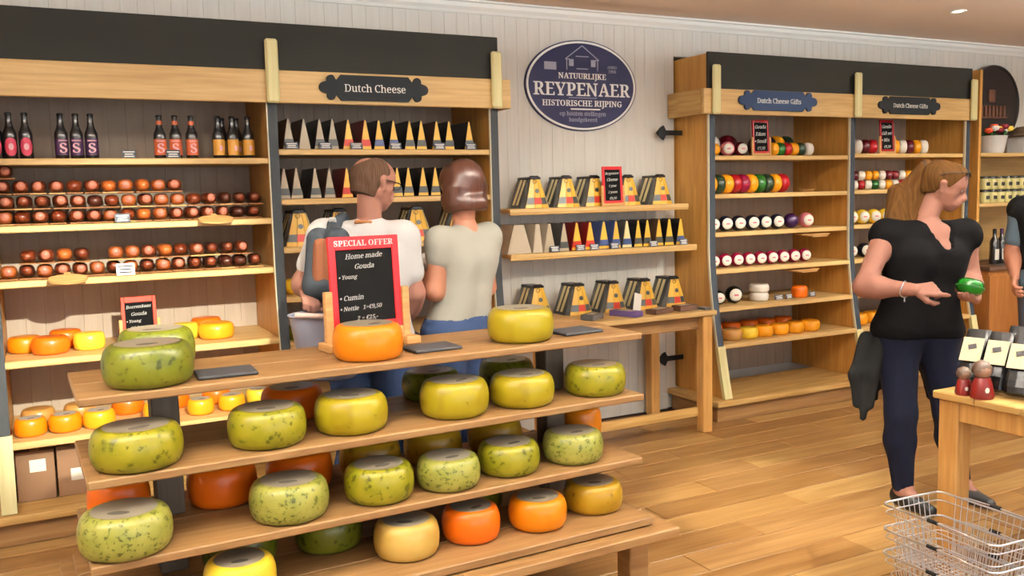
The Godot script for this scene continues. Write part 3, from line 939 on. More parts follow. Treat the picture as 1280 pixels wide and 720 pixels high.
func price_tag(label: String, at: Vector3, w: float, h: float, m: Material, turn := 0.0) -> void:
	var t := thing("price_tag", label, "price tag", at, turn, "")
	part("card", box(Vector3(w, h, 0.004), 0.001), m, t, Vector3(0, h / 2, 0), Vector3(-0.25, 0, 0), true)
	var ink: Material = M.letter_white if m != M.label_white else M.print_dark
	for i in 3:
		part("printed_line", box(Vector3(w * [0.8, 0.62, 0.7][i], h * 0.11, 0.001), 0.0), ink, t, Vector3(0, h * (0.76 - i * 0.25), 0.0026 - (h * (0.26 - i * 0.25)) * 0.25), Vector3(-0.25, 0, 0), true)
	part("foot", box(Vector3(w * 0.5, 0.005, 0.03), 0.001), m, t, Vector3(0, 0.0025, -0.012), Vector3.ZERO, true)

func bottle(label: String, at: Vector3, kind: String, group: String) -> void:
	var t := thing("beer_bottle", label, "beer bottle", at, rng.randf_range(-0.12, 0.3), group)
	part("glass", lathe([Vector2(0, 0.002), Vector2(0.027, 0), Vector2(0.0305, 0.004), Vector2(0.0308, 0.118), Vector2(0.029, 0.132), Vector2(0.022, 0.148), Vector2(0.0165, 0.165), Vector2(0.0138, 0.19), Vector2(0.0132, 0.215), Vector2(0.0142, 0.217), Vector2(0.0142, 0.222), Vector2(0, 0.222)], 20), M.bottle_glass, t, Vector3.ZERO, Vector3.ZERO, true)
	part("crown_cap", lathe([Vector2(0.0155, 0.215), Vector2(0.0155, 0.222), Vector2(0.013, 0.226), Vector2(0, 0.2265)], 16), M.iron, t, Vector3.ZERO, Vector3.ZERO, true)
	var lab: MeshInstance3D
	if kind == "red":
		lab = part("paper_label", patch(0.0313, 0.062, 0.088, true), M.label_red, t, Vector3(0, 0.062, 0), Vector3.ZERO, true)
		part("printed_oval", patch(0.0317, 0.024, 0.032, true), M.label_pink, lab, Vector3.ZERO, Vector3.ZERO, true)
	else:
		lab = part("paper_label", patch(0.0313, 0.085, 0.082, false), M["label_" + kind], t, Vector3(0, 0.062, 0), Vector3.ZERO, true)
		if kind != "yellow":
			part("printed_letter", text_mesh("S", 0, true, true, 0.048), M.label_pink, lab, Vector3(0, -0.006, 0.0312), Vector3.ZERO, true)
			part("printed_line", patch(0.0317, 0.045, 0.006, false), M.label_pink, lab, Vector3(0, 0.031, 0), Vector3.ZERO, true)
		else:
			part("printed_oval", patch(0.0317, 0.02, 0.03, true), M.label_pink, lab, Vector3(0.004, -0.004, 0), Vector3.ZERO, true)
	if kind == "orange": part("neck_label", patch(0.0152, 0.04, 0.022, false), M.label_orange, t, Vector3(0, 0.186, 0), Vector3.ZERO, true)

# a smoked cheese packed on a small wooden board
func smoked_pack(label: String, at: Vector3, turn: float, m: Material, group: String, tail: float) -> void:
	var t := thing("smoked_cheese_pack", label, "smoked cheese", at, turn, group)
	var b := Mk.new()
	b.rbox(Vector3(0, 0.005, 0.0), Vector3(0.074, 0.006, 0.15), 0.002)
	if tail > 0.0: b.rbox(Vector3(0, 0.005, 0.085), Vector3(0.036, 0.006, 0.05), 0.003)
	part("wooden_board", b.done(), M.board_wood if rng.randf() < 0.3 else M.pack_board, t, Vector3.ZERO, Vector3.ZERO, true)
	if not cache.has("roll"):
		var s := Mk.new()
		var rings := []
		for i in 9:
			var u := -1.0 + i / 4.0
			var f := pow(1.0 - pow(absf(u), 3.5), 0.5) if absf(u) < 1.0 else 0.0
			var ring := []
			for k in 18:
				var c := cos(TAU * k / 18)
				var n := sin(TAU * k / 18)
				ring.append(Vector3(0.0372 * f * signf(c) * pow(absf(c), 0.75), 0.031 * f * signf(n) * pow(absf(n), 0.7), u * 0.07))
			rings.append(ring)
		var nr := func(p: Vector3) -> Vector3: return Vector3(p.x / 0.0014, p.y / 0.001, pow(absf(p.z) / 0.07, 3.0) * signf(p.z) * 18.0).normalized()
		for i in 8:
			for k in 18:
				var q: Array = [rings[i][k], rings[i][(k + 1) % 18], rings[i + 1][(k + 1) % 18], rings[i + 1][k]]
				s.squad(q[0], q[1], q[2], q[3], nr.call(q[0]), nr.call(q[1]), nr.call(q[2]), nr.call(q[3]))
		cache.roll = s.done()
	var ro := part("smoked_roll", cache.roll, m, t, Vector3(0, 0.0395, 0.0), Vector3(0, 0, 0), true)
	ro.scale = Vector3(rng.randf_range(0.92, 0.99), rng.randf_range(0.95, 1.02), rng.randf_range(0.9, 1.05))
	ro.position.y = 0.0085 + 0.031 * ro.scale.y
	if rng.randf() < 0.7: part("pale_end", lathe([Vector2(0.0, 0.008), Vector2(0.014, 0.006), Vector2(0.021, -0.002), Vector2(0.0, -0.003)].slice(0, 4), 12), M.smoked_end if m != M.smoked_dark else M.smoked, ro, Vector3(0, 0.004, 0.064), Vector3(PI / 2, 0, 0), true)  # paler disc on the front end of the roll

func left_bay_goods() -> void:
	var g := "beer bottles on the top left shelf"
	var i := 0
	for q in [[-0.188, "red"], [-0.127, "red"], [-0.059, "red"], [0.095, "purple"], [0.163, "purple"], [0.23, "purple"], [0.551, "orange"], [0.627, "orange"], [0.707, "orange"], [0.842, "yellow"], [0.915, "yellow"], [0.997, "yellow"]]:
		bottle("brown beer bottle with %s label, %s of its three on the top left shelf" % [q[1], ["left", "middle", "right"][i % 3]], Vector3(q[0], 1.7865, -4.99), q[1], g)
		i += 1
	for q in [[0.88, "left"], [0.957, "right"]]:
		bottle("yellow-label beer bottle standing in the back row by the oak panel, %s one" % q[0 + 1], Vector3(q[0], 1.7865, -5.09), "yellow", g)
	price_tag("small dark price tag on the shelf between purple and orange beer bottles", Vector3(0.392, 1.7865, -4.9), 0.065, 0.045, M.tag_dark)
	price_tag("small dark price tag in front of the orange-label beer bottles", Vector3(0.600, 1.7865, -4.9), 0.07, 0.045, M.tag_dark)
	# packs of smoked cheese in layers on two shelves
	var mats := [M.smoked, M.smoked, M.smoked_light, M.smoked_dark]
	var rows := [["upper", 1.4705, -0.175, 0.0775, [16, 16, 11]], ["lower", 1.2095, -0.175, 0.0775, [16, 15]]]
	var levels := ["bottom layer", "second layer", "third layer"]
	for r in rows:
		var gg := "smoked cheese packs on the %s pack shelf" % r[0]
		for lv in r[4].size():
			var n: int = r[4][lv]
			var seq := -1
			for k in n:
				if r[0] == "lower" and lv == 1 and (k == 0 or k == 5): continue
				seq += 1
				var x: float = r[2] + k * r[3] + (0.012 if lv == 1 else 0.0)
				var m: Material = mats[rng.randi_range(0, 3)]
				if x > 0.75: m = M.smoked_dark if rng.randf() < 0.6 else M.smoked
				elif x > 0.15 and x < 0.6 and rng.randf() < 0.4: m = M.smoked_light
				smoked_pack("%s smoked cheese on small board, %s from left, %s, %s pack shelf" % ["dark brown" if m == M.smoked_dark else "orange-brown" if m == M.smoked_light else "reddish brown", nth(seq), levels[lv], r[0]], Vector3(x, r[1] + lv * 0.0725, -4.955 + rng.randf_range(-0.012, 0.012)), rng.randf_range(-0.09, 0.09), m, gg, 1.0 if rng.randf() < 0.25 else 0.0)
	smoked_pack("brown smoked cheese on a little board alone on top of the third layer", Vector3(-0.16, 1.4705 + 3 * 0.0725, -4.955), 0.1, M.smoked, "", 0.0)
	price_tag("dark price tag before the smoked packs on the upper pack shelf", Vector3(0.337, 1.4705, -4.835), 0.07, 0.045, M.tag_dark)
	price_tag("white price tag before the smoked packs on the lower pack shelf", Vector3(0.335, 1.2095, -4.83), 0.085, 0.06, M.label_white)
	# round-ended serving boards hanging over the two shelf edges
	for q in [[0.77, 1.471, "round-ended wooden serving board jutting over the upper pack shelf edge"], [0.075, 1.21, "round-ended wooden serving board jutting over the lower pack shelf edge"]]:
		var p := PackedVector2Array()
		for k in 24: p.append(Vector2(0.085 * cos(TAU * k / 24), 0.05 * sin(TAU * k / 24)))
		var at := Vector3(q[0], q[1], -4.80)
		var t := thing("serving_board", q[2], "serving board", at)
		part("board", slab(p, 0.01, true), M.board_wood, t, at + Vector3(0, 0.002, 0.035), Vector3(-PI / 2 + 0.35, 0, 0))
		part("handle", box(Vector3(0.03, 0.009, 0.05), 0.003), M.board_wood, t, at + Vector3(0, 0.02, -0.018), Vector3(0.35, 0, 0))
	# orange and yellow cheeses
	g = "small cheese wheels in the left bay"
	for q in [[-0.135, -5.09, 0.08, 0.08, "wax_orange", "orange cheese wheel at the left end of the cheese shelf with chalkboard"], [-0.02, -4.965, 0.086, 0.085, "wax_deep", "dark orange cheese wheel second from left on the cheese shelf with chalkboard"], [0.05, -5.16, 0.08, 0.09, "wax_deep", "dark orange cheese wheel behind the second wheel on the chalkboard shelf"], [0.155, -5.0, 0.075, 0.085, "wax_lemon", "lemon yellow cheese wheel left of the small chalkboard"], [0.625, -5.06, 0.07, 0.085, "wax_lemon", "lemon yellow cheese wheel right of the small chalkboard, behind the stand"], [0.775, -4.985, 0.092, 0.085, "wax_amber", "amber orange cheese wheel at the right end of the chalkboard shelf"], [0.755, -5.2, 0.085, 0.09, "wax_deep", "dark orange cheese wheel behind the amber one on the chalkboard shelf"]]:
		wheel(q[5], Vector3(q[0], 0.8345, q[1]), q[2], q[3], M[q[4]], g, false)
	var k2 := 0
	for q in [[-0.133, -4.86, 0.073, 0.085, "wax_orange"], [0.018, -4.865, 0.075, 0.085, "wax_orange"], [0.17, -4.865, 0.076, 0.085, "wax_amber"], [0.44, -4.865, 0.066, 0.088, "wax_amber"], [0.655, -4.862, 0.068, 0.08, "wax_amber"], [0.815, -4.88, 0.07, 0.08, "wax_amber"], [0.975, -4.97, 0.068, 0.075, "wax_lemon"], [-0.1, -5.05, 0.08, 0.09, "wax_tan"], [0.09, -5.06, 0.08, 0.09, "wax_tan"], [0.32, -5.1, 0.08, 0.085, "wax_deep"], [0.56, -5.1, 0.07, 0.085, "wax_deep"], [0.77, -5.1, 0.075, 0.08, "wax_deep"]]:
		wheel("small %s wheel, %s from left, %s row of the lowest left cheese shelf" % ["orange" if q[4] != "wax_tan" else "tan", nth(k2 if k2 < 7 else k2 - 7), "front" if k2 < 7 else "back"], Vector3(q[0], 0.4605, q[1]), q[2], q[3], M[q[4]], g, k2 < 7, M.label_grey)
		k2 += 1
	chalk_sign("small orange-framed chalkboard on the cheese shelf behind the green wheels", Vector3(0.40, 0.8345, -5.03), 0.17, 0.235, 0.012, 0.05, M.sign_orange_red, ["Boerenkaas", "Gouda", "• Young", "• Old", "• Extra"], "", 0.03)
	for q in [[-0.125, 0.165, 0.245, "left cardboard box with white label on the base under the orange cheeses", 0.05], [0.05, 0.165, 0.25, "middle cardboard box with white label beside the left box on the base", -0.02], [0.235, 0.165, 0.22, "right cardboard box on the unit base, partly behind the stand", 0.0]]:
		var at2 := Vector3(q[0], 0.1485, -4.93)
		var t2 := thing("cardboard_box", q[3], "box", at2, 0.0, "cardboard boxes under the left bay")
		part("carton", box(Vector3(q[1], q[2], 0.26), 0.003), M.card_box, t2, at2 + Vector3(0, q[2] / 2 + 0.0005, 0))
		part("white_label", box(Vector3(0.07, 0.06, 0.001), 0.0), M.label_white, t2, at2 + Vector3(0.01, q[2] / 2 + q[4], 0.131))
		part("tape", box(Vector3(0.04, 0.001, 0.262), 0.0), M.board_wood, t2, at2 + Vector3(0, q[2] + 0.001, 0))
		t2.get_child(0).name = "carton"

# a wrapped wedge standing on its broad end: dark wrapper, bright face, band, point
func wedge(label: String, at: Vector3, w: float, h: float, d: float, face: Material, wrap: Material, band: Material, group: String, turn := 0.0, blunt := 0.06) -> void:
	var t := thing("cheese_wedge", label, "cheese wedge", at, turn, group)
	var key := "w%f%f%f%f" % [w, h, d, blunt]
	if not cache.has(key):
		var a := PackedVector2Array([Vector2(-w / 2, 0), Vector2(w / 2, 0), Vector2(w * blunt, h), Vector2(-w * blunt, h)])
		cache[key] = slab(a, d)
		var b := PackedVector2Array([Vector2(-w * 0.46, 0.003), Vector2(w * 0.46, 0.003), Vector2(w * blunt * 0.7, h * 0.985), Vector2(-w * blunt * 0.7, h * 0.985)])
		cache[key + "f"] = slab(b, 0.003)
		var l := 0.12
		var u := 0.34
		cache[key + "b"] = slab(PackedVector2Array([Vector2(-w * 0.5 * (1 - l), h * l), Vector2(w * 0.5 * (1 - l), h * l), Vector2(w * 0.5 * (1 - u), h * u), Vector2(-w * 0.5 * (1 - u), h * u)]), 0.003)
	part("wrapper", cache[key], wrap, t, Vector3(0, 0.0005, -d / 2), Vector3.ZERO, true)
	part("cheese_face", cache[key + "f"], face, t, Vector3(0, 0.0005, 0.001), Vector3.ZERO, true)
	if band: part("label_band", cache[key + "b"], band, t, Vector3(0, 0.0005, 0.0032), Vector3.ZERO, true)

# a pack of wedges tied together: a long foil body, a faceted front of gold wedges, printed bands, a gathered dark top
func fan_pack(label: String, at: Vector3, s: float, turn: float, group: String) -> void:
	var t := thing("cheese_fan_pack", label, "cheese pack", at, turn, group)
	var h := 0.178 * s
	var b0 := 0.104 * s
	var b1 := 0.04 * s
	var zb := -0.10
	if not cache.has("fan%f" % s):
		cache["fan%f" % s] = slab(PackedVector2Array([Vector2(-b0, 0), Vector2(b0, 0), Vector2(b1, h), Vector2(-b1, h)]), 0.15)
		# five facets of the front, from left to right; x at the foot and the top, and how far forward
		var foot := [Vector2(-b0, 0.052), Vector2(-b0 * 0.8, 0.078), Vector2(-b0 * 0.28, 0.096), Vector2(b0 * 0.28, 0.096), Vector2(b0 * 0.76, 0.08), Vector2(b0, 0.05)]
		for k in 5:
			for band in 2:
				var m := Mk.new()
				var f0: float = [0.0, 0.13][band]
				var f1: float = [1.0, 0.36][band]
				var out := 0.0015 * band
				var q := []
				for e in [[k, f0, 1.0], [k + 1, f0, -1.0], [k + 1, f1, -1.0], [k, f1, 1.0]]:
					var ft: Vector2 = foot[e[0]]
					var x: float = lerpf(ft.x, ft.x * b1 / b0, e[1]) + 0.0012 * e[2]
					q.append(Vector3(x, h * e[1] + 0.0008, lerpf(ft.y, 0.052 + (ft.y - 0.05) * 0.35, e[1]) + out))
				m.quad(q[0], q[1], q[2], q[3], Vector3(0, 0, 1))
				if band == 0:
					var c := Vector3(0, 0, 0.05)
					var p := [Vector3(q[0].x, q[0].y, 0.03), Vector3(q[1].x, q[1].y, 0.03), Vector3(q[2].x, q[2].y, 0.03), Vector3(q[3].x, q[3].y, 0.03)]
					m.quad(q[0], q[3], p[3], p[0], Vector3(-1, 0, 0))
					m.quad(q[1], q[2], p[2], p[1], Vector3(1, 0, 0))
					m.quad(q[2], q[3], p[3], p[2], Vector3(0, 1, 0))
					m.quad(q[0], q[1], p[1], p[0], Vector3(0, -1, 0))
				cache["fan%f_%d%d" % [s, k, band]] = m.done()
	part("foil_body", cache["fan%f" % s], M.foil_grey, t, Vector3(0, 0.0006, -0.025), Vector3.ZERO, true)
	var mats := [M.foil_grey, M.gold_face, M.gold_face, M.gold_face, M.gold_pale]
	for k in 5:
		var o := part("cheese_wedge", cache["fan%f_%d0" % [s, k]], mats[k], t, Vector3.ZERO, Vector3.ZERO, true)
		if k < 4: part("label_band", cache["fan%f_%d1" % [s, k]], [M.band_dark, M.band_dark, M.band_red, M.band_dark][k], o, Vector3.ZERO, Vector3.ZERO, true)
	var top := Mk.new()
	top.rbox(Vector3(0, h + 0.008, -0.022), Vector3(b1 * 2.1, 0.018, 0.165), 0.006)
	top.rbox(Vector3(0, h + 0.014, 0.045), Vector3(b1 * 1.5, 0.02, 0.03), 0.006)
	part("gathered_top", top.done(), M.foil_dark, t, Vector3.ZERO, Vector3.ZERO, true)
	var strip := Mk.new()
	for k in 2:
		var sx: float = [0.25, 0.62][k]
		strip.quad(Vector3(-b0 - 0.001, 0.02, -0.09 + sx * 0.13), Vector3(-b0 - 0.001, 0.02, -0.06 + sx * 0.13), Vector3(-b1 - 0.001, h, -0.06 + sx * 0.13), Vector3(-b1 - 0.001, h, -0.09 + sx * 0.13), Vector3(-1, 0.3, 0))
	part("side_strip", strip.done(), M.gold_pale, t, Vector3.ZERO, Vector3.ZERO, true)
	var bow := Mk.new()
	for q in [-1.0, 1.0]:
		var path := []
		for i in 9:
			var a2 := TAU * i / 8.0
			path.append(Vector3(-b1 + q * (0.014 + 0.014 * (1 - cos(a2))) * s, h * 0.93 + 0.012 * sin(a2) * s, 0.072))
		bow.tube(path, 0.0016, 5)
	part("ribbon_bow", bow.done(), M.foil_dark, t, Vector3.ZERO, Vector3.ZERO, true)
	part("round_seal", lathe([Vector2(0.014 * s, 0), Vector2(0.014 * s, 0.002), Vector2(0, 0.002)], 14), M.band_dark, t, Vector3(0.0, h * 0.6, 0.0815), Vector3(PI / 2 - 0.18, 0, 0), true)

func middle_bay_goods() -> void:
	var g := "wrapped wedges on the upper shelves behind the couple"
	var wr := ["foil_brown", "foil_brown", "foil_dark", "foil_dark", "foil_brown", "foil_red", "foil_dark", "foil_dark", "foil_dark", "foil_dark", "foil_brown", "foil_dark", "foil_dark"]
	var bd := ["band_dark", "", "band_dark", "band_dark", "band_red", "band_red", "band_blue", "band_blue", "band_dark", "band_dark", "band_dark", "band_dark", "band_dark"]
	var xs := [1.191, 1.276, 1.362, 1.434, 1.523, 1.622, 1.701, 1.788, 1.885, 1.957, 2.053, 2.131, 2.26]
	for i in xs.size():
		wedge("wrapped cheese wedge, %s from the left on the top shelf under the Dutch Cheese plaque" % nth(i), Vector3(xs[i], 1.8325, -4.89), 0.068, 0.165, 0.26, M.grey_face if i < 4 else M.gold_face, M[wr[i]], M[bd[i]] if bd[i] else null, g)
	for q in [[1.20, 0], [1.385, 2], [1.56, 4], [1.79, 7], [2.06, 10], [2.26, 12]]:
		price_tag("small dark price tag below the %s wedge of the top wedge shelf" % nth(q[1]), Vector3(q[0], 1.8325, -4.868), 0.07, 0.04, M.tag_dark)
	var x2 := [1.155, 1.222, 1.325, 1.404, 1.504, 1.60, 1.70, 1.80, 1.868, 1.958, 2.035, 2.12, 2.204, 2.29]
	var w2 := ["foil_brown", "foil_brown", "foil_dark", "foil_brown", "foil_red", "foil_dark", "foil_red", "foil_dark", "foil_dark", "foil_dark", "foil_dark", "foil_dark", "foil_dark", "foil_dark"]
	for i in x2.size():
		wedge("wrapped cheese wedge, %s from the left on the shelf level with the couple's heads" % nth(i), Vector3(x2[i], 1.5675, -4.89), 0.066, 0.165, 0.26, M.grey_face if i < 4 else M.gold_face, M[w2[i]], M.band_red if i == 4 else M.band_dark, g)
	g = "fan packs on the shelf behind the couple"
	for q in [[1.235, "fan pack of gold cheese wedges at the left, by the dark panel edge"], [1.46, "fan pack of gold wedges behind the man's left shoulder and backpack"], [1.925, "fan pack of gold cheese wedges between the man and the woman"], [2.19, "fan pack of gold wedges behind the short-haired woman's shoulder"]]:
		fan_pack(q[1], Vector3(q[0], 1.3095, -4.98), 1.0, 0.0, g)
	g = "small cheeses on the lower middle shelves"
	wheel("small yellow cheese on the fourth shelf beside the backpack", Vector3(1.21, 1.0455, -4.98), 0.055, 0.08, M.wax_lemon, g, false)
	wheel("small yellow-green cheese low on the fifth shelf by the grey basket", Vector3(1.20, 0.7955, -4.9), 0.06, 0.085, M.wax_green, g, true)

func wall_shelf_goods() -> void:
	var g := "fan packs on the wall shelf and table"
	var i := 0
	for x in [2.725, 2.955, 3.165, 3.43, 3.69]:
		fan_pack("gold fan pack, %s from the left on the upper wall shelf" % nth(i), Vector3(x, 1.4755, -4.995), 1.0, 0.0, g)
		i += 1
	chalk_sign("small red-framed chalkboard leaning on the upper wall shelf between fan packs", Vector3(3.26, 1.4755, -4.868), 0.155, 0.235, 0.018, 0.05, M.sign_red, ["Reypenaer", "Cheese", "1 year", "2 years", "€9,50"], "", 0.02)
	g = "wedges on the lower wall shelf"
	i = 0
	for q in [[2.585, 0.17, "grey_paper", "grey_paper", "", "broad grey paper-wrapped wedge at the left end of lower wall shelf"], [2.715, 0.07, "grey_paper", "grey_paper", "", "narrow grey paper-wrapped wedge right of the broad grey one"], [2.80, 0.085, "grey_face", "grey_paper", "", "grey paper-wrapped wedge with dark tag on lower wall shelf"], [2.905, 0.075, "grey_face", "foil_grey", "band_dark", "grey wedge in clear foil beside the two red-wrapped wedges"], [3.0, 0.085, "gold_face", "foil_red", "band_red", "left red-wrapped gold wedge on lower wall shelf"], [3.10, 0.085, "gold_face", "foil_red", "band_red", "right red-wrapped gold wedge on lower wall shelf"], [3.205, 0.085, "gold_face", "band_blue", "band_blue", "gold wedge in blue wrapping beside the red-wrapped pair"], [3.30, 0.075, "gold_face", "band_blue", "band_blue", "second gold wedge in blue wrapping, centre of lower wall shelf"], [3.385, 0.08, "gold_pale", "foil_grey", "band_blue", "pale gold wedge with blue band right of the blue-wrapped wedges"], [3.475, 0.07, "gold_face", "foil_dark", "band_dark", "gold wedge in black foil, fifth from the right of its shelf"], [3.55, 0.075, "gold_face", "foil_dark", "band_dark", "gold wedge in black foil, fourth from the right of its shelf"], [3.645, 0.075, "gold_face", "foil_brown", "band_dark", "gold wedge in brown foil near the right of lower wall shelf"], [3.73, 0.08, "gold_face", "foil_dark", "band_dark", "gold wedge in black foil, second from the right of its shelf"], [3.825, 0.08, "gold_face", "foil_dark", "band_blue", "gold wedge in black foil at the right end of its shelf"]]:
		wedge(q[5], Vector3(q[0], 1.1975, -4.90), q[1], 0.178, 0.2, M[q[2]], M[q[3]], M[q[4]] if q[4] else null, g, 0.0, 0.2 if i < 2 else 0.09)
		i += 1
	i = 0
	for x in [2.82, 3.01, 3.115, 3.27, 3.58, 3.83]:
		price_tag("small dark price tag on the lower wall shelf edge, %s from the left" % nth(i), Vector3(x, 1.1975, -4.872), 0.065, 0.04, M.tag_dark)
		i += 1
	g = "fan packs on the wall shelf and table"
	i = 0
	for q in [[2.725, -4.98], [2.975, -4.90], [3.225, -4.88], [3.475, -4.88], [3.71, -4.88]]:
		fan_pack("gold fan pack, %s from the left on the oak wall table" % nth(i), Vector3(q[0], 0.7945, q[1]), 1.0, 0.0, g)
		i += 1
	for q in [[2.915, -4.60, Vector3(0.13, 0.035, 0.09), "grey_box", 0.5, "flat grey box lying at the front of the wall table"], [3.165, -4.60, Vector3(0.085, 0.035, 0.2), "violet_box", 0.35, "flat violet box lying on the wall table beside the white card"], [3.41, -4.585, Vector3(0.17, 0.03, 0.09), "brown_box", 0.25, "left flat brown box on the wall table in front of the fans"], [3.62, -4.60, Vector3(0.15, 0.035, 0.09), "brown_box", 0.1, "right flat brown box on the wall table near its corner"], [3.745, -4.56, Vector3(0.06, 0.015, 0.08), "grey_box", 0.1, "small flat grey box at the right end of the wall table"]]:
		var at := Vector3(q[0], 0.7945, q[1])
		var t := thing("flat_box", q[5], "box", at, q[4])
		part("carton", box(q[2], 0.003), M[q[3]], t, Vector3(0, q[2].y / 2 + 0.0005, 0), Vector3.ZERO, true)
		part("lid_label", box(Vector3(q[2].x * 0.6, 0.001, q[2].z * 0.5), 0.0), M.label_grey, t, Vector3(0, q[2].y + 0.001, 0), Vector3.ZERO, true)
	var at3 := Vector3(3.285, 0.7945, -4.665)
	var t3 := thing("leaning_card", "blank white card tilted on the wall table among the gold fan packs", "card", at3)
	part("card", box(Vector3(0.055, 0.135, 0.004), 0.001), M.label_white, t3, Vector3(0.012, 0.062, 0), Vector3(-0.35, 0, -0.35), true)
	part("base_clip", box(Vector3(0.05, 0.012, 0.04), 0.002), M.label_white, t3, Vector3(-0.012, 0.0065, 0.01), Vector3.ZERO, true)

# small waxed cheese on edge (axis along x) or a ball with a round paper label
func disc(label: String, at: Vector3, r: float, w: float, m: Material, group: String, turn := 0.0) -> void:
	var t := thing("wax_cheese", label, "wax cheese", at, turn, group)
	var b := Mk.new()
	b.lathe([Vector2(0, -w / 2), Vector2(r * 0.7, -w / 2), Vector2(r * 0.9, -w * 0.42), Vector2(r, -w * 0.2), Vector2(r, w * 0.2), Vector2(r * 0.9, w * 0.42), Vector2(r * 0.7, w / 2), Vector2(0, w / 2)], 22, Vector3.ZERO, Basis(Vector3(0, 0, 1), PI / 2))
	part("wax_rind", b.done(), m, t, Vector3(0, r + 0.0005, 0), Vector3.ZERO, true)
	part("paper_label", lathe([Vector2(r * 0.6, 0), Vector2(r * 0.6, 0.001), Vector2(0, 0.001)], 16), M.label_white, t, Vector3(w / 2 + 0.0005, r + 0.0005, 0), Vector3(0, 0, -PI / 2), true)

func ball(label: String, at: Vector3, r: float, m: Material, group: String, turn := 0.0, lab := true, flatten := 0.92) -> void:
	var t := thing("wax_cheese", label, "wax cheese", at, turn, group)
	var pr := []
	for i in 13:
		var a := -PI / 2 + PI * i / 12.0
		pr.append(Vector2(r * pow(maxf(cos(a), 0), 0.8), r * flatten * sin(a)))
	var b := Mk.new()
	b.lathe(pr, 20, Vector3.ZERO, Basis(Vector3.RIGHT, PI / 2))
	part("wax_rind", b.done(), m, t, Vector3(0, r + 0.0005, 0), Vector3.ZERO, true)
	if lab:
		var l := part("paper_label", lathe([Vector2(r * 0.72, 0), Vector2(r * 0.66, r * 0.12), Vector2(r * 0.35, r * 0.2), Vector2(0, r * 0.22)], 16), M.label_white, t, Vector3(0, r + 0.0005, r * 0.76), Vector3(PI / 2, 0, 0), true)
		part("printed_mark", box(Vector3(r * 0.5, 0.0008, r * 0.2), 0.0), M.wax_pink, l, Vector3(0, r * 0.22 + 0.0006, 0), Vector3.ZERO, true)

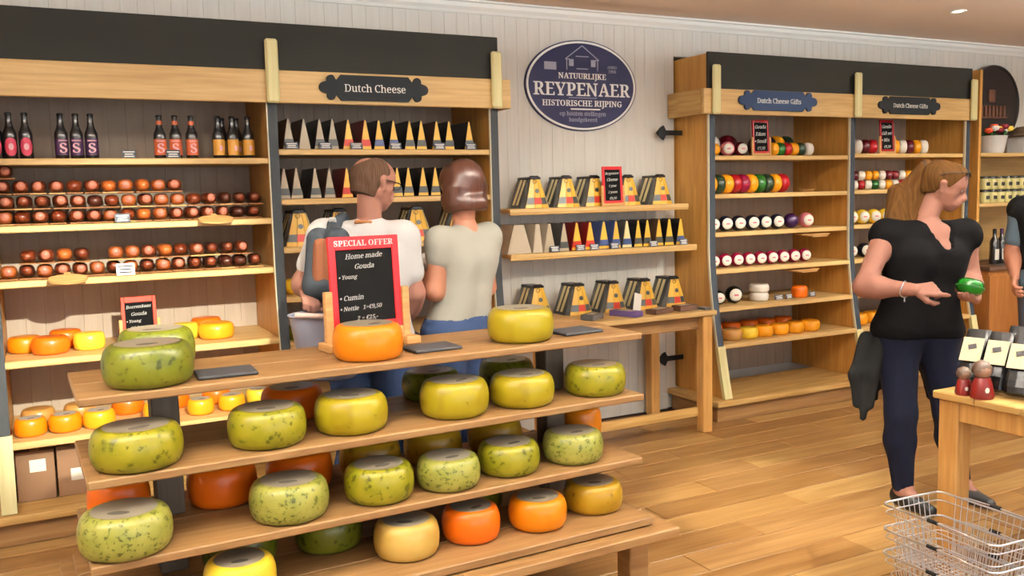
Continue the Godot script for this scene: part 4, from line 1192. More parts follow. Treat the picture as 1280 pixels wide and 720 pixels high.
func gift_bay_goods() -> void:
	var g := "wax cheeses in the gift bays"
	var i := 0
	# open gift bay: top shelf
	for q in [[4.14, 0.045, "wax_amber", "small amber ball at the left end of the top gift shelf", 0.0], [4.26, 0.05, "wax_pink", "pink ball cheese with white label on the top gift shelf", -0.5], [4.38, 0.05, "wax_dark_red", "dark red ball cheese left of the chalkboard, top gift shelf", -0.3]]:
		ball(q[3], Vector3(q[0], 1.7955, -4.93), q[1], M[q[2]], g, q[4], q[2] != "wax_amber")
	ball("big black ball cheese raised at the back left of the top gift shelf", Vector3(4.22, 1.7955, -5.1), 0.085, M.wax_black, g, 0.1)
	ball("big dark red ball cheese at the back of the top gift shelf", Vector3(4.42, 1.7955, -5.12), 0.08, M.wax_dark_red, g, 0.1, false)
	chalk_sign("small dark-red framed chalkboard on the top shelf of the open gift bay", Vector3(4.535, 1.7955, -4.89), 0.15, 0.235, 0.018, 0.0, M.wax_red, ["Gouda", "Edam", "• Small", "€7,50"], "", 0.02)
	for q in [[4.68, "wax_amber"], [4.745, "wax_leaf"], [4.81, "wax_red"], [4.875, "wax_amber"], [4.94, "wax_dark_green"], [5.02, "wax_white"]]:
		disc("%s wax cheese on edge, %s right of the chalkboard on the top gift shelf" % [q[1].substr(4).replace("_", " "), nth(i)], Vector3(q[0], 1.7955, -4.93), 0.048, 0.06, M[q[1]], g, -0.15)
		i += 1
	i = 0
	for q in [[4.69, "wax_dark_red"], [4.78, "wax_navy"], [4.87, "wax_amber"], [4.96, "wax_dark_green"]]:
		disc("%s wax cheese on edge, %s along the back of the top gift shelf" % [q[1].substr(4).replace("_", " "), nth(i)], Vector3(q[0], 1.7955, -5.1), 0.078, 0.075, M[q[1]], g)
		i += 1
	i = 0
	for c in ["wax_amber", "wax_dark_green", "wax_amber", "wax_red", "wax_magenta", "wax_amber", "wax_leaf", "wax_dark_green", "wax_amber", "wax_red"]:
		disc("%s wax cheese, %s of the row on edge on the second gift shelf" % [c.substr(4).replace("_", " "), nth(i)], Vector3(4.11 + i * 0.0745, 1.5335, -4.95), 0.068, 0.072, M[c], g, -0.05)
		i += 1
	for q in [[4.96, 1.5335, "little pale wooden dish at the right of the second gift shelf"]]:
		single("wooden_dish", lathe([Vector2(0, 0), Vector2(0.045, 0), Vector2(0.062, 0.018), Vector2(0.057, 0.019), Vector2(0.04, 0.006), Vector2(0, 0.006)], 20), M.board_wood, Vector3(q[0] + 0.02, q[1] + 0.0005, -4.90), q[2], "dish")
	i = 0
	for c in [["wax_black", 4.115], ["wax_navy", 4.232], ["wax_navy", 4.35], ["wax_navy", 4.475], ["wax_navy", 4.59], ["wax_navy", 4.71], ["wax_purple", 4.85], ["wax_pink", 5.0]]:
		ball("%s ball cheese, %s from the left on the third gift shelf" % [c[0].substr(4), nth(i)], Vector3(c[1], 1.2705, -4.92), 0.055, M[c[0]], g, -0.3, c[0] != "wax_purple")
		i += 1
	for k in 9:
		ball("magenta ball cheese, %s from the left on the fourth gift shelf" % nth(k), Vector3(4.12 + k * 0.108, 1.0175, -4.92), 0.05, M.wax_magenta, g, -0.3)
	for q in [["black", "wax_black", 4.17, 0.05], ["black", "wax_black", 4.31, 0.062]]:
		ball("%s ball cheese with white label, %s on the fifth gift shelf" % [q[0], "left" if q[2] < 4.2 else "larger right one"], Vector3(q[2], 0.7585, -4.92), q[3], M[q[1]], g, -0.4)
	wheel("lower white cheese wheel stacked on the fifth gift shelf", Vector3(4.545, 0.7585, -4.92), 0.07, 0.062, M.wax_white, g, false)
	wheel("upper white cheese wheel topping the stack on the fifth gift shelf", Vector3(4.545, 0.821, -4.92), 0.072, 0.06, M.wax_white, g, true)
	wheel("small red-orange cheese wheel on the right of the fifth gift shelf", Vector3(4.92, 0.7585, -4.9), 0.06, 0.085, M.wax_deep, g, false)
	for q in [[4.69, 0.08], [4.79, 0.06], [5.02, 0.06]]:
		price_tag("small dark price tag on the fifth gift shelf, %s white cheese" % {4.69: "just right of the", 4.79: "farther right of the", 5.02: "farthest from the"}[q[0]], Vector3(q[0], 0.7585, -4.87), q[1], 0.035, M.tag_dark)
	i = 0
	for q in [[4.235, 0.075, "wax_tan"], [4.385, 0.07, "wax_lemon"], [4.53, 0.07, "wax_amber"], [4.68, 0.07, "wax_amber"], [4.825, 0.07, "wax_amber"], [4.98, 0.075, "wax_amber"]]:
		wheel("small %s cheese wheel, %s from the left on the lowest gift shelf" % [q[2].substr(4), nth(i)], Vector3(q[0], 0.5095, -4.855), q[1], 0.078, M[q[2]], g, false)
		i += 1
	for k in 5:
		wheel("dark orange cheese wheel, %s from the left in the back row of lowest gift shelf" % nth(k), Vector3(4.25 + k * 0.17, 0.5095, -5.08), 0.075, 0.085, M.wax_deep, g, false)
	# bundles of thin boards under the shelf edges
	for q in [[4.98, 1.236, "bundle of thin pale boards hanging below the third gift shelf edge"], [4.88, 0.982, "round pale cheese board hanging below the fourth gift shelf edge"]]:
		var at := Vector3(q[0], q[1] - 0.012, -4.84)
		var t := thing("board_bundle", q[2], "boards", at)
		for k in 3:
			part("board", box(Vector3(0.26 - k * 0.05, 0.006, 0.09), 0.002), M.board_wood, t, at + Vector3(k * 0.018, -k * 0.0085, 0), Vector3(0, 0.06 * (k - 1), 0))
	# second gift bay, left part beside the woman
	var cols := ["wax_amber", "wax_white", "wax_leaf", "wax_dark_red", "wax_red", "wax_amber"]
	for k in 11:
		if k == 4 or k == 5: continue
		disc("wax cheese on edge, %s from the left on the right gift bay's top shelf" % nth(k), Vector3(5.45 + k * 0.082, 1.8095, -4.93), 0.055, 0.06, M[["wax_amber", "wax_white", "wax_dark_red", "wax_red", "", "", "wax_amber", "wax_white", "wax_dark_red", "wax_amber", "wax_white"][k]], g, -0.5)
	chalk_sign("small dark-red framed chalkboard on the top shelf of the right gift bay", Vector3(5.805, 1.8095, -4.88), 0.15, 0.24, 0.018, 0.0, M.wax_red, ["Gouda", "Gift set", "• Mix", "€9,50"], "", 0.02)
	for lv in 2:
		for k in 12:
			disc("wax cheese on edge, %s from the left, %s layer, right gift bay's second shelf" % [nth(k), ["bottom", "top"][lv]], Vector3(5.43 + k * 0.075, 1.5365 + lv * 0.073, -4.93), 0.036, 0.05, M[cols[(k * 2 + lv * 3) % 6] if k % 2 == 0 else ("wax_white" if lv == 0 else cols[(k + 2) % 6])], g, -0.5)
	for k in 8:
		ball("yellow ball cheese with white label, %s from the left on right gift bay's third shelf" % nth(k), Vector3(5.46 + k * 0.125, 1.2755, -4.92), 0.056, M.wax_lemon, g, -0.35)
	for k in 6:
		ball("dark ball cheese, %s from the left on the right gift bay's fourth shelf" % nth(k), Vector3(5.46 + k * 0.15, 1.0175, -4.92), 0.055, M.wax_navy, g, -0.3)
	for k in 6:
		wheel("small amber cheese wheel, %s from the left on the right gift bay's lowest shelf" % nth(k), Vector3(5.5 + k * 0.18, 0.5065, -4.88), 0.08, 0.085, M.wax_amber, g, false)

# ------------------------------------------------------------------ far right corner
func far_counter() -> void:
	var at := Vector3(7.75, 0, -4.95)
	var t := thing("oak_cabinet", "oak cabinet with open shelves above it in the far right corner", "cabinet", at)
	part("body", box(Vector3(1.9, 0.85, 0.46), 0.004), M.counter_wood, t, Vector3(7.75, 0.425, -4.93))
	part("worktop", box(Vector3(1.94, 0.035, 0.5), 0.005), M.brown_box, t, Vector3(7.75, 0.868, -4.92))
	for x in [7.05, 7.68, 8.31]:
		part("door", box(Vector3(0.6, 0.74, 0.02), 0.004), M.counter_wood, t, Vector3(x + 0.05, 0.44, -4.69))
	for y in [1.812, 1.40]:
		part("shelf", box(Vector3(1.9, 0.03, 0.36), 0.003), M.oak_pale, t, Vector3(7.75, y - 0.015, -4.985))
	part("back_panel", box(Vector3(1.9, 0.94, 0.012), 0.0), M.oak_pale, t, Vector3(7.75, 1.36, -5.16))
	part("upright", box(Vector3(0.03, 1.6, 0.36), 0.003), M.oak_side, t, Vector3(6.80, 1.68, -4.985))

func far_goods() -> void:
	# dark round barrel end with pale slats
	var at := Vector3(7.40, 2.045, -5.115)
	var t := thing("barrel_end", "round dark barrel end with a carved facade of brown slats, hung over flower pot", "wall ornament", at)
	part("disc", lathe([Vector2(0, -0.02), Vector2(0.335, -0.02), Vector2(0.34, 0.0), Vector2(0.335, 0.02), Vector2(0.32, 0.02), Vector2(0.315, 0.012), Vector2(0, 0.012)], 40), M.barrel_dark, t, at + Vector3(0, 0.2, 0), Vector3(PI / 2, 0, 0))
	for k in 7:
		part("slat", box(Vector3(0.03, 0.1, 0.02), 0.002), M.barrel_slat, t, at + Vector3(-0.18 + k * 0.05, 0.14, 0.018))
	part("carved_tower", box(Vector3(0.08, 0.11, 0.02), 0.003), M.barrel_slat, t, at + Vector3(-0.05, 0.27, 0.018))
	part("ledge", box(Vector3(0.36, 0.015, 0.03), 0.002), M.barrel_slat, t, at + Vector3(-0.03, 0.085, 0.022))
	part("bracket", box(Vector3(0.2, 0.1, 0.04), 0.003), M.barrel_dark, t, at + Vector3(0, 0.1, -0.035))
	# flower pot
	var p := Vector3(7.13, 1.8125, -4.93)
	var f := thing("flower_pot", "white pot of orange, red and yellow flowers on the far shelf", "flower pot", p)
	part("pot", lathe([Vector2(0, 0), Vector2(0.085, 0), Vector2(0.095, 0.02), Vector2(0.118, 0.14), Vector2(0.124, 0.145), Vector2(0.112, 0.147), Vector2(0.1, 0.12), Vector2(0, 0.12)], 24), M.pot_white, f, p)
	for k in 26:
		var a := rng.randf() * TAU
		var r := rng.randf() * 0.1
		var h := 0.15 + rng.randf() * 0.05
		part("leaf", lathe([Vector2(0, -0.022), Vector2(0.014, -0.008), Vector2(0.014, 0.008), Vector2(0, 0.026)], 6), M.leaf, f, p + Vector3(cos(a) * r, h, sin(a) * r), Vector3(rng.randf(), rng.randf() * 3, rng.randf() * 1.4))
	var cols := ["petal_orange", "petal_white", "petal_orange", "petal_red", "petal_yellow", "petal_red", "petal_white", "petal_yellow"]
	for k in 8:
		var at2 := p + Vector3(-0.1 + k * 0.032, 0.185 + 0.016 * (k % 3), 0.04 + 0.03 * (k % 2))
		part("blossom", lathe([Vector2(0, -0.02), Vector2(0.028, -0.012), Vector2(0.036, 0.006), Vector2(0.028, 0.024), Vector2(0, 0.014)], 10), M[cols[k]], f, at2)
	# white tin with a dark emblem and a brown dome
	var b := Vector3(7.56, 1.8125, -4.92)
	var w := thing("white_tin", "white square tin with a dark ring emblem at the end of the far shelf", "tin", b)
	part("tin", box(Vector3(0.26, 0.14, 0.16), 0.006), M.pot_white, w, b + Vector3(0, 0.0705, 0))
	part("ring_emblem", ring_band(0.05, 0.05, 0.04, 0.04, 0.003), M.print_dark, w, b + Vector3(-0.02, 0.075, 0.0815))
	part("emblem_bar", box(Vector3(0.13, 0.018, 0.003), 0.0), M.print_dark, w, b + Vector3(-0.02, 0.075, 0.0815))
	part("emblem_post", box(Vector3(0.014, 0.1, 0.003), 0.0), M.print_dark, w, b + Vector3(-0.02, 0.075, 0.082))
	var hat := Vector3(7.53, 1.9535, -4.92)
	single("brown_hat", lathe([Vector2(0, 0.0), Vector2(0.17, 0.0), Vector2(0.175, 0.006), Vector2(0.1, 0.022), Vector2(0.085, 0.06), Vector2(0.05, 0.085), Vector2(0, 0.09)], 28), M.hat_brown, hat, "brown brimmed hat resting on the white tin", "hat")
	var i := 0
	for lv in 2:
		for k in 9:
			var j := Vector3(7.0 + k * 0.098, 1.4005 + lv * 0.112, -4.90)
			var jt := thing("mustard_jar", "cream-labelled jar, %s from the left, %s row on the far shelf" % [nth(k), ["lower", "upper"][lv]], "jar", j, 0.0, "cream-labelled jars on the far shelf")
			part("jar", lathe([Vector2(0, 0), Vector2(0.042, 0), Vector2(0.045, 0.005), Vector2(0.045, 0.085), Vector2(0.04, 0.092), Vector2(0, 0.092)], 18), M.jar_cream, jt, j)
			part("lid", lathe([Vector2(0.043, 0.0905), Vector2(0.043, 0.108), Vector2(0.04, 0.111), Vector2(0, 0.111)], 18), M.jar_lid, jt, j)
			part("printed_label", patch(0.0455, 0.05, 0.03, false), M.print_dark, jt, j + Vector3(0, 0.045, 0))
	for k in 3:
		var v := Vector3(7.10 + k * 0.095, 0.886, -4.86)
		var vt := thing("wine_bottle", "dark wine bottle with white label, %s from the left on the far cabinet" % nth(k), "wine bottle", v, 0.0, "wine bottles on the far cabinet")
		part("glass", lathe([Vector2(0, 0), Vector2(0.036, 0), Vector2(0.038, 0.005), Vector2(0.038, 0.18), Vector2(0.03, 0.205), Vector2(0.016, 0.225), Vector2(0.014, 0.29), Vector2(0, 0.292)], 18), M.bottle_glass, vt, v)
		part("paper_label", patch(0.0385, 0.06, 0.09, false), M.label_white, vt, v + Vector3(0, 0.08, 0))
		part("capsule", lathe([Vector2(0.0155, 0.25), Vector2(0.016, 0.293), Vector2(0, 0.296)], 14), M.label_purple if k == 1 else M.iron, vt, v)
	for k in 4:
		var v2 := Vector3(7.45 + k * 0.11, 0.886, -4.9)
		var yt := thing("yellow_packet", "tall yellow packet, %s right of the wine bottles on the far cabinet" % nth(k), "packet", v2, 0.0, "yellow packets on the far cabinet")
		part("packet", box(Vector3(0.09, 0.26, 0.06), 0.008), M.amber_pack, yt, v2 + Vector3(0, 0.1305, 0))
		part("white_label", box(Vector3(0.06, 0.08, 0.001), 0.0), M.label_white, yt, v2 + Vector3(0, 0.1, 0.031))

# ------------------------------------------------------------------ table at the right
func right_table() -> void:
	var at := Vector3(3.66, 0, -1.98)
	var t := thing("display_table", "pale oak display table at the right carrying the black packets", "table", at)
	for k in 4:
		part("plank", box(Vector3(1.2, 0.03, 0.178), 0.005), M.oak, t, Vector3(3.66, 0.735, -2.25 + k * 0.18))
	part("apron", box(Vector3(0.022, 0.08, 0.58), 0.003), M.oak_up, t, Vector3(3.10, 0.679, -1.98))
	part("apron", box(Vector3(1.06, 0.08, 0.022), 0.003), M.oak_up, t, Vector3(3.66, 0.679, -2.28))
	part("apron", box(Vector3(1.06, 0.08, 0.022), 0.003), M.oak_up, t, Vector3(3.66, 0.679, -1.68))
	for x in [3.12, 4.2]:
		for z in [-2.28, -1.69]:
			part("leg", box(Vector3(0.085, 0.719, 0.085), 0.006), M.oak_up, t, Vector3(x, 0.3595, z))

func pouch(label: String, at: Vector3, turn: float) -> void:
	var t := thing("black_packet", label, "packet", at, turn, "black packets on the right table")
	# a stand-up bag: full at the bottom, flat at the sealed top
	var m := Mk.new()
	var n := 10
	var rings := []
	for i in n + 1:
		var f := float(i) / n
		var d := 0.036 * (1.0 - pow(f, 2.2)) * (0.75 + 0.25 * minf(f * 6, 1.0)) + 0.002
		var w := 0.044 + 0.003 * sin(f * 9.0)
		var ring := []
		for k in 16:
			var a := TAU * k / 16
			var c := cos(a)
			var s := sin(a)
			ring.append(Vector3(w * signf(c) * pow(absf(c), 0.5), f * 0.235, d * signf(s) * pow(absf(s), 0.8)))
		rings.append(ring)
	for i in n:
		for k in 16:
			var q: Array = [rings[i][k], rings[i][(k + 1) % 16], rings[i + 1][(k + 1) % 16], rings[i + 1][k]]
			m.quad(q[0], q[1], q[2], q[3], Vector3(q[0].x, 0, q[0].z * 3.0))
	for k in range(1, 15):
		m.flat(rings[0][0], rings[0][k], rings[0][k + 1], Vector3.DOWN)
		m.flat(rings[n][0], rings[n][k], rings[n][k + 1], Vector3.UP)
	if not cache.has("pouch"): cache.pouch = m.done()
	part("bag", cache.pouch, M.bag_black, t, Vector3(0, 0.0125, 0), Vector3(-0.42, 0, 0), true)
	part("cream_label", box(Vector3(0.078, 0.10, 0.002), 0.0), M.bag_label, t, Vector3(0, 0.157, -0.0205), Vector3(-0.55, 0, 0), true)
	part("printed_mark", box(Vector3(0.03, 0.02, 0.002), 0.0), M.print_dark, t, Vector3(0.0, 0.168, -0.025), Vector3(-0.55, 0, 0.3), true)

func doll(label: String, at: Vector3, turn: float, s: float) -> void:
	var t := thing("doll_figurine", label, "figurine", at, turn)
	part("red_body", lathe([Vector2(0, 0), Vector2(0.034 * s, 0), Vector2(0.036 * s, 0.01 * s), Vector2(0.028 * s, 0.05 * s), Vector2(0.022 * s, 0.065 * s), Vector2(0, 0.067 * s)], 16), M.doll_red, t, Vector3(0, 0.0005, 0), Vector3.ZERO, true)
	part("white_bib", patch(0.0335 * s, 0.014 * s, 0.018 * s, true), M.label_white, t, Vector3(0, 0.03 * s, 0.0), Vector3.ZERO, true)
	var hd := SphereMesh.new()
	hd.radius = 0.026 * s
	hd.height = 0.052 * s
	part("head", hd, M.doll_face, t, Vector3(0, 0.086 * s, 0), Vector3.ZERO, true)
	part("hair", lathe([Vector2(0.029 * s, -0.012 * s), Vector2(0.03 * s, 0.004 * s), Vector2(0.022 * s, 0.022 * s), Vector2(0, 0.031 * s)], 14), M.doll_brown, t, Vector3(0, 0.09 * s, -0.005 * s), Vector3(-0.3, 0, 0), true)

func right_table_goods() -> void:
	for k in 5:
		pouch("black stand-up packet with cream label, %s along the near table edge from the figurines" % nth(k), Vector3(3.185 + (k % 2) * 0.006, 0.7505, -2.27 + k * 0.099), -1.32)
	for k in 4:
		pouch("black stand-up packet in the inner row, %s from the far end of right table" % nth(k), Vector3(3.38, 0.7505, -2.22 + k * 0.1), -1.32)
	doll("little red figurine with brown hair at the far corner of the right table", Vector3(3.092, 0.7505, -2.225), -0.6, 0.9)
	doll("taller red figurine with brown hair beside the little corner figurine", Vector3(3.094, 0.7505, -2.15), -0.5, 1.2)

# ------------------------------------------------------------------ wire baskets
func baskets() -> void:
	var c := Vector3(2.79, 0, -1.99)
	var turn := -0.06
	var m := Mk.new()
	var rim := Mk.new()
	var w := 0.148
	var l := 0.235
	var H := 0.21
	var corner := func(x: float, z: float, y: float) -> Array:
		var p := []
		for q in [[1, 1], [-1, 1], [-1, -1], [1, -1]]:
			for i in 4:
				var a := i * PI / 6.0 + (0.0 if q[0] > 0 and q[1] > 0 else PI / 2 if q[1] > 0 else PI if q[0] < 0 else PI * 1.5)
				p.append(Vector3(q[0] * (x - 0.03) + cos(a) * 0.03, y, q[1] * (z - 0.03) + sin(a) * 0.03))
		p.append(p[0])
		return p
	rim.tube(corner.call(w, l, H), 0.0038, 6)
	rim.tube(corner.call(w - 0.004, l - 0.004, H - 0.03), 0.0024, 5)
	for f in [0.0, 0.35, 0.62]:
		m.tube(corner.call(lerpf(w - 0.035, w - 0.006, f), lerpf(l - 0.04, l - 0.006, f), 0.003 + f * H * 0.97), 0.002, 5)
	for k in 13:
		var z := lerpf(-0.16, 0.16, k / 12.0)
		for s in [-1, 1]:
			m.tube([Vector3(s * (w - 0.035), 0.004, z * 0.9), Vector3(s * w, H, z)], 0.0015, 4)
		m.tube([Vector3(-(w - 0.035), 0.004, z * 0.9), Vector3(w - 0.035, 0.004, z * 0.9)], 0.0015, 4)
	for k in 8:
		var x := lerpf(-0.09, 0.09, k / 7.0)
		for s in [-1, 1]:
			m.tube([Vector3(x * 0.85, 0.004, s * (l - 0.04)), Vector3(x, H, s * l)], 0.0015, 4)
		m.tube([Vector3(x * 0.85, 0.005, -(l - 0.04)), Vector3(x * 0.85, 0.005, l - 0.04)], 0.0015, 4)
	var hms := []
	for s in [-1, 1]:
		var hd := Mk.new()
		hd.tube([Vector3(s * (w + 0.001), H + 0.002, -0.13), Vector3(s * (w + 0.006), H + 0.006, -0.11), Vector3(s * (w + 0.008), H + 0.008, 0.0), Vector3(s * (w + 0.006), H + 0.006, 0.11), Vector3(s * (w + 0.001), H + 0.002, 0.13)], 0.003, 6)
		hms.append(hd.done())
	var grip := Mk.new()
	grip.tube([Vector3(0, 0, -0.02), Vector3(0, 0, 0.02)], 0.007, 8)
	var rm := rim.done()
	var mm := m.done()
	var gm := grip.done()
	var where := ["lowest of the nested stack on the floor", "middle one of the nested stack on the floor", "topmost of the nested stack by the table leg"]
	for k in 3:
		var t := thing("wire_basket", "chromed wire shopping basket, " + where[k], "shopping basket", c + Vector3(0, k * 0.092 + 0.001, 0), turn, "nested wire shopping baskets")
		part("rim", rm, M.steel, t, Vector3.ZERO, Vector3.ZERO, true)
		part("wire_sides", mm, M.steel, t, Vector3.ZERO, Vector3.ZERO, true)
		for s in [-1, 1]:
			var hp := part("handle", hms[0 if s < 0 else 1], M.steel, t, Vector3.ZERO, Vector3.ZERO, true)
			part("grip", gm, M.iron, hp, Vector3(s * (w + 0.008), H + 0.008, 0), Vector3.ZERO, true)

# ------------------------------------------------------------------ people: smooth joined capsules, meshed as surface nets
class Net:
	var verts := PackedVector3Array()
	var norms := PackedVector3Array()
	var idx := PackedInt32Array()

	# bones: [a, b, ra, rb]; clips: [point, normal] keeps the side the normal points away from; holes: [centre, radius]
	func add(bones: Array, cell: float, k: float, clips := [], holes := []) -> void:
		var lo := Vector3.INF
		var hi := -Vector3.INF
		var pad := cell * 2.0 + k * 2.0
		for b in bones:
			var r: float = maxf(b[2], b[3]) + pad
			lo = lo.min((b[0] as Vector3).min(b[1]) - Vector3(r, r, r))
			hi = hi.max((b[0] as Vector3).max(b[1]) + Vector3(r, r, r))
		var nx := int((hi.x - lo.x) / cell) + 3
		var ny := int((hi.y - lo.y) / cell) + 3
		var nz := int((hi.z - lo.z) / cell) + 3
		var f := PackedFloat32Array()
		f.resize(nx * ny * nz)
		for b in bones:
			var a: Vector3 = b[0]
			var ab: Vector3 = b[1] - a
			var l2 := maxf(ab.length_squared(), 1e-9)
			var ra: float = b[2]
			var dr: float = b[3] - ra
			var r: float = maxf(b[2], b[3]) + pad
			var s := (a.min(b[1]) - Vector3(r, r, r) - lo) / cell
			var e := (a.max(b[1]) + Vector3(r, r, r) - lo) / cell
			for j in range(maxi(int(s.y), 0), mini(int(e.y) + 1, ny)):
				for q in range(maxi(int(s.z), 0), mini(int(e.z) + 1, nz)):
					var row := (j * nz + q) * nx
					for i in range(maxi(int(s.x), 0), mini(int(e.x) + 1, nx)):
						var p := lo + Vector3(i, j, q) * cell - a
						var t := clampf(p.dot(ab) / l2, 0.0, 1.0)
						var d := (p - ab * t).length() - ra - dr * t
						if d < pad: f[row + i] += exp(-d / k)
		for i in f.size():
			f[i] = -k * log(f[i]) if f[i] > 1e-12 else 1.0
		if clips or holes:
			for j in ny:
				for q in nz:
					for i in nx:
						var o := (j * nz + q) * nx + i
						if f[o] < pad:
							var p := lo + Vector3(i, j, q) * cell
							for c in clips: f[o] = maxf(f[o], (p - (c[0] as Vector3)).dot(c[1]))
							for h in holes: f[o] = maxf(f[o], float(h[1]) - p.distance_to(h[0]))
		var at := {}
		var sx := 1
		var sz := nx
		var sy := nx * nz
		for j in ny - 1:
			for q in nz - 1:
				for i in nx - 1:
					var o := j * sy + q * sz + i
					var v := [f[o], f[o + sx], f[o + sy], f[o + sx + sy], f[o + sz], f[o + sx + sz], f[o + sy + sz], f[o + sx + sy + sz]]
					var inside := 0
					for w in v:
						if w < 0.0: inside += 1
					if inside == 0 or inside == 8: continue
					var sum := Vector3.ZERO
					var n := 0
					for pr in [[0, 1], [2, 3], [4, 5], [6, 7], [0, 2], [1, 3], [4, 6], [5, 7], [0, 4], [1, 5], [2, 6], [3, 7]]:
						var u: float = v[pr[0]]
						var w2: float = v[pr[1]]
						if (u < 0.0) != (w2 < 0.0):
							var t := u / (u - w2)
							var c0 := Vector3(pr[0] & 1, (pr[0] >> 1) & 1, pr[0] >> 2)
							var c1 := Vector3(pr[1] & 1, (pr[1] >> 1) & 1, pr[1] >> 2)
							sum += c0.lerp(c1, t)
							n += 1
					at[o] = verts.size()
					verts.append(lo + (Vector3(i, j, q) + sum / n) * cell)
					norms.append(Vector3(v[1] + v[3] + v[5] + v[7] - v[0] - v[2] - v[4] - v[6], v[2] + v[3] + v[6] + v[7] - v[0] - v[1] - v[4] - v[5], v[4] + v[5] + v[6] + v[7] - v[0] - v[1] - v[2] - v[3]).normalized())
		for o in at:
			for ax in [[sx, sy, sz], [sy, sz, sx], [sz, sx, sy]]:
				var u: float = f[o]
				var w: float = f[o + ax[0]]
				if (u < 0.0) == (w < 0.0): continue
				var c: Array = [at.get(o, -1), at.get(o - ax[1], -1), at.get(o - ax[1] - ax[2], -1), at.get(o - ax[2], -1)]
				if c.min() < 0: continue
				_tri(c[0], c[1], c[2])
				_tri(c[0], c[2], c[3])

	func _tri(a: int, b: int, c: int) -> void:
		var n := (verts[b] - verts[a]).cross(verts[c] - verts[a])
		if n.dot(norms[a] + norms[b] + norms[c]) > 0.0:
			idx.append(a); idx.append(c); idx.append(b)
		else:
			idx.append(a); idx.append(b); idx.append(c)

	func done() -> ArrayMesh:
		var arr := []
		arr.resize(Mesh.ARRAY_MAX)
		arr[Mesh.ARRAY_VERTEX] = verts
		arr[Mesh.ARRAY_NORMAL] = norms
		arr[Mesh.ARRAY_INDEX] = idx
		var m := ArrayMesh.new()
		m.add_surface_from_arrays(Mesh.PRIMITIVE_TRIANGLES, arr)
		return m

func netmesh(bones: Array, cell: float, k: float, clips := [], holes := []) -> ArrayMesh:
	var n := Net.new()
	n.add(bones, cell, k, clips, holes)
	return n.done()

func frame(fwd: Vector3, up := Vector3.UP) -> Basis:   # x to the person's left, y up, z where they look
	var z := fwd.normalized()
	var x := up.cross(z).normalized()
	return Basis(x, z.cross(x), z)

func head_bones(o: Vector3, b: Basis, s: float, neck: Vector3) -> Array:
	var r := []
	for q in [
		[Vector3(0, 0.028, -0.035), Vector3(0, 0.034, 0.012), 0.077, 0.074], [Vector3(-0.024, 0.03, 0.034), Vector3(0.024, 0.03, 0.034), 0.048, 0.048],
		[Vector3(-0.033, -0.022, 0.036), Vector3(-0.02, -0.06, 0.045), 0.036, 0.03], [Vector3(0.033, -0.022, 0.036), Vector3(0.02, -0.06, 0.045), 0.036, 0.03],
		[Vector3(-0.045, -0.045, -0.005), Vector3(0, -0.09, 0.058), 0.026, 0.021], [Vector3(0.045, -0.045, -0.005), Vector3(0, -0.09, 0.058), 0.026, 0.021],
		[Vector3(0, -0.062, 0.06), Vector3(0, -0.062, 0.066), 0.026, 0.024], [Vector3(0, 0.004, 0.083), Vector3(0, -0.031, 0.104), 0.0075, 0.0115],
		[Vector3(-0.011, -0.036, 0.093), Vector3(0.011, -0.036, 0.093), 0.008, 0.008], [Vector3(-0.034, 0.02, 0.071), Vector3(0.034, 0.02, 0.071), 0.011, 0.011],
		[Vector3(-0.017, -0.058, 0.088), Vector3(0.017, -0.058, 0.088), 0.0055, 0.0055], [Vector3(-0.014, -0.067, 0.087), Vector3(0.014, -0.067, 0.087), 0.006, 0.006],
		[Vector3(-0.079, 0.012, -0.012), Vector3(-0.076, -0.03, -0.002), 0.013, 0.008], [Vector3(0.079, 0.012, -0.012), Vector3(0.076, -0.03, -0.002), 0.013, 0.008]]:
		r.append([o + b * (q[0] * s), o + b * (q[1] * s), q[2] * s, q[3] * s])
	r.append([o + b * (Vector3(0, -0.05, -0.025) * s), neck, 0.05 * s, 0.054 * s])
	return r

# side +1: the person's left hand. d: towards the fingers, n: out of the palm
func hand_bones(w: Vector3, d: Vector3, n: Vector3, side: float, curls: Array, s := 1.0) -> Array:
	d = d.normalized()
	n = (n - d * n.dot(d)).normalized()
	var x := d.cross(n).normalized() * side   # towards the thumb
	var r := []
	var lens := [0.072, 0.08, 0.074, 0.058]
	for i in 4:
		var off := 0.028 - i * 0.0185
		var kn := w + (d * (0.088 - 0.004 * absf(i - 1.0)) + x * off) * s
		r.append([w + (d * 0.012 + x * off * 0.6) * s, kn, 0.0145 * s, 0.0115 * s])
		var p := kn
		var ang := 0.0
		for j in 3:
			ang += float(curls[i]) * [0.8, 1.0, 0.7][j]
			var q: Vector3 = p + (d * cos(ang) + n * sin(ang)) * (lens[i] * [0.45, 0.31, 0.24][j]) * s
			r.append([p, q, 0.0095 * s - j * 0.0008, 0.0088 * s - j * 0.0008])
			p = q
	var t0 := w + (d * 0.022 + x * 0.026 + n * 0.006) * s
	var t1 := t0 + (d * 0.032 + x * 0.026 + n * 0.014) * s
	var tc: float = curls[4]
	var t2 := t1 + (d * 0.032 + x * (0.014 - 0.02 * tc) + n * (0.008 + 0.02 * tc)) * s
	var t3 := t2 + (d * 0.024 + x * (0.004 - 0.022 * tc) + n * (0.006 + 0.012 * tc)) * s
	r.append([t0, t1, 0.0155 * s, 0.0115 * s])
	r.append([t1, t2, 0.0112 * s, 0.010 * s])
	r.append([t2, t3, 0.0098 * s, 0.008 * s])
	return r

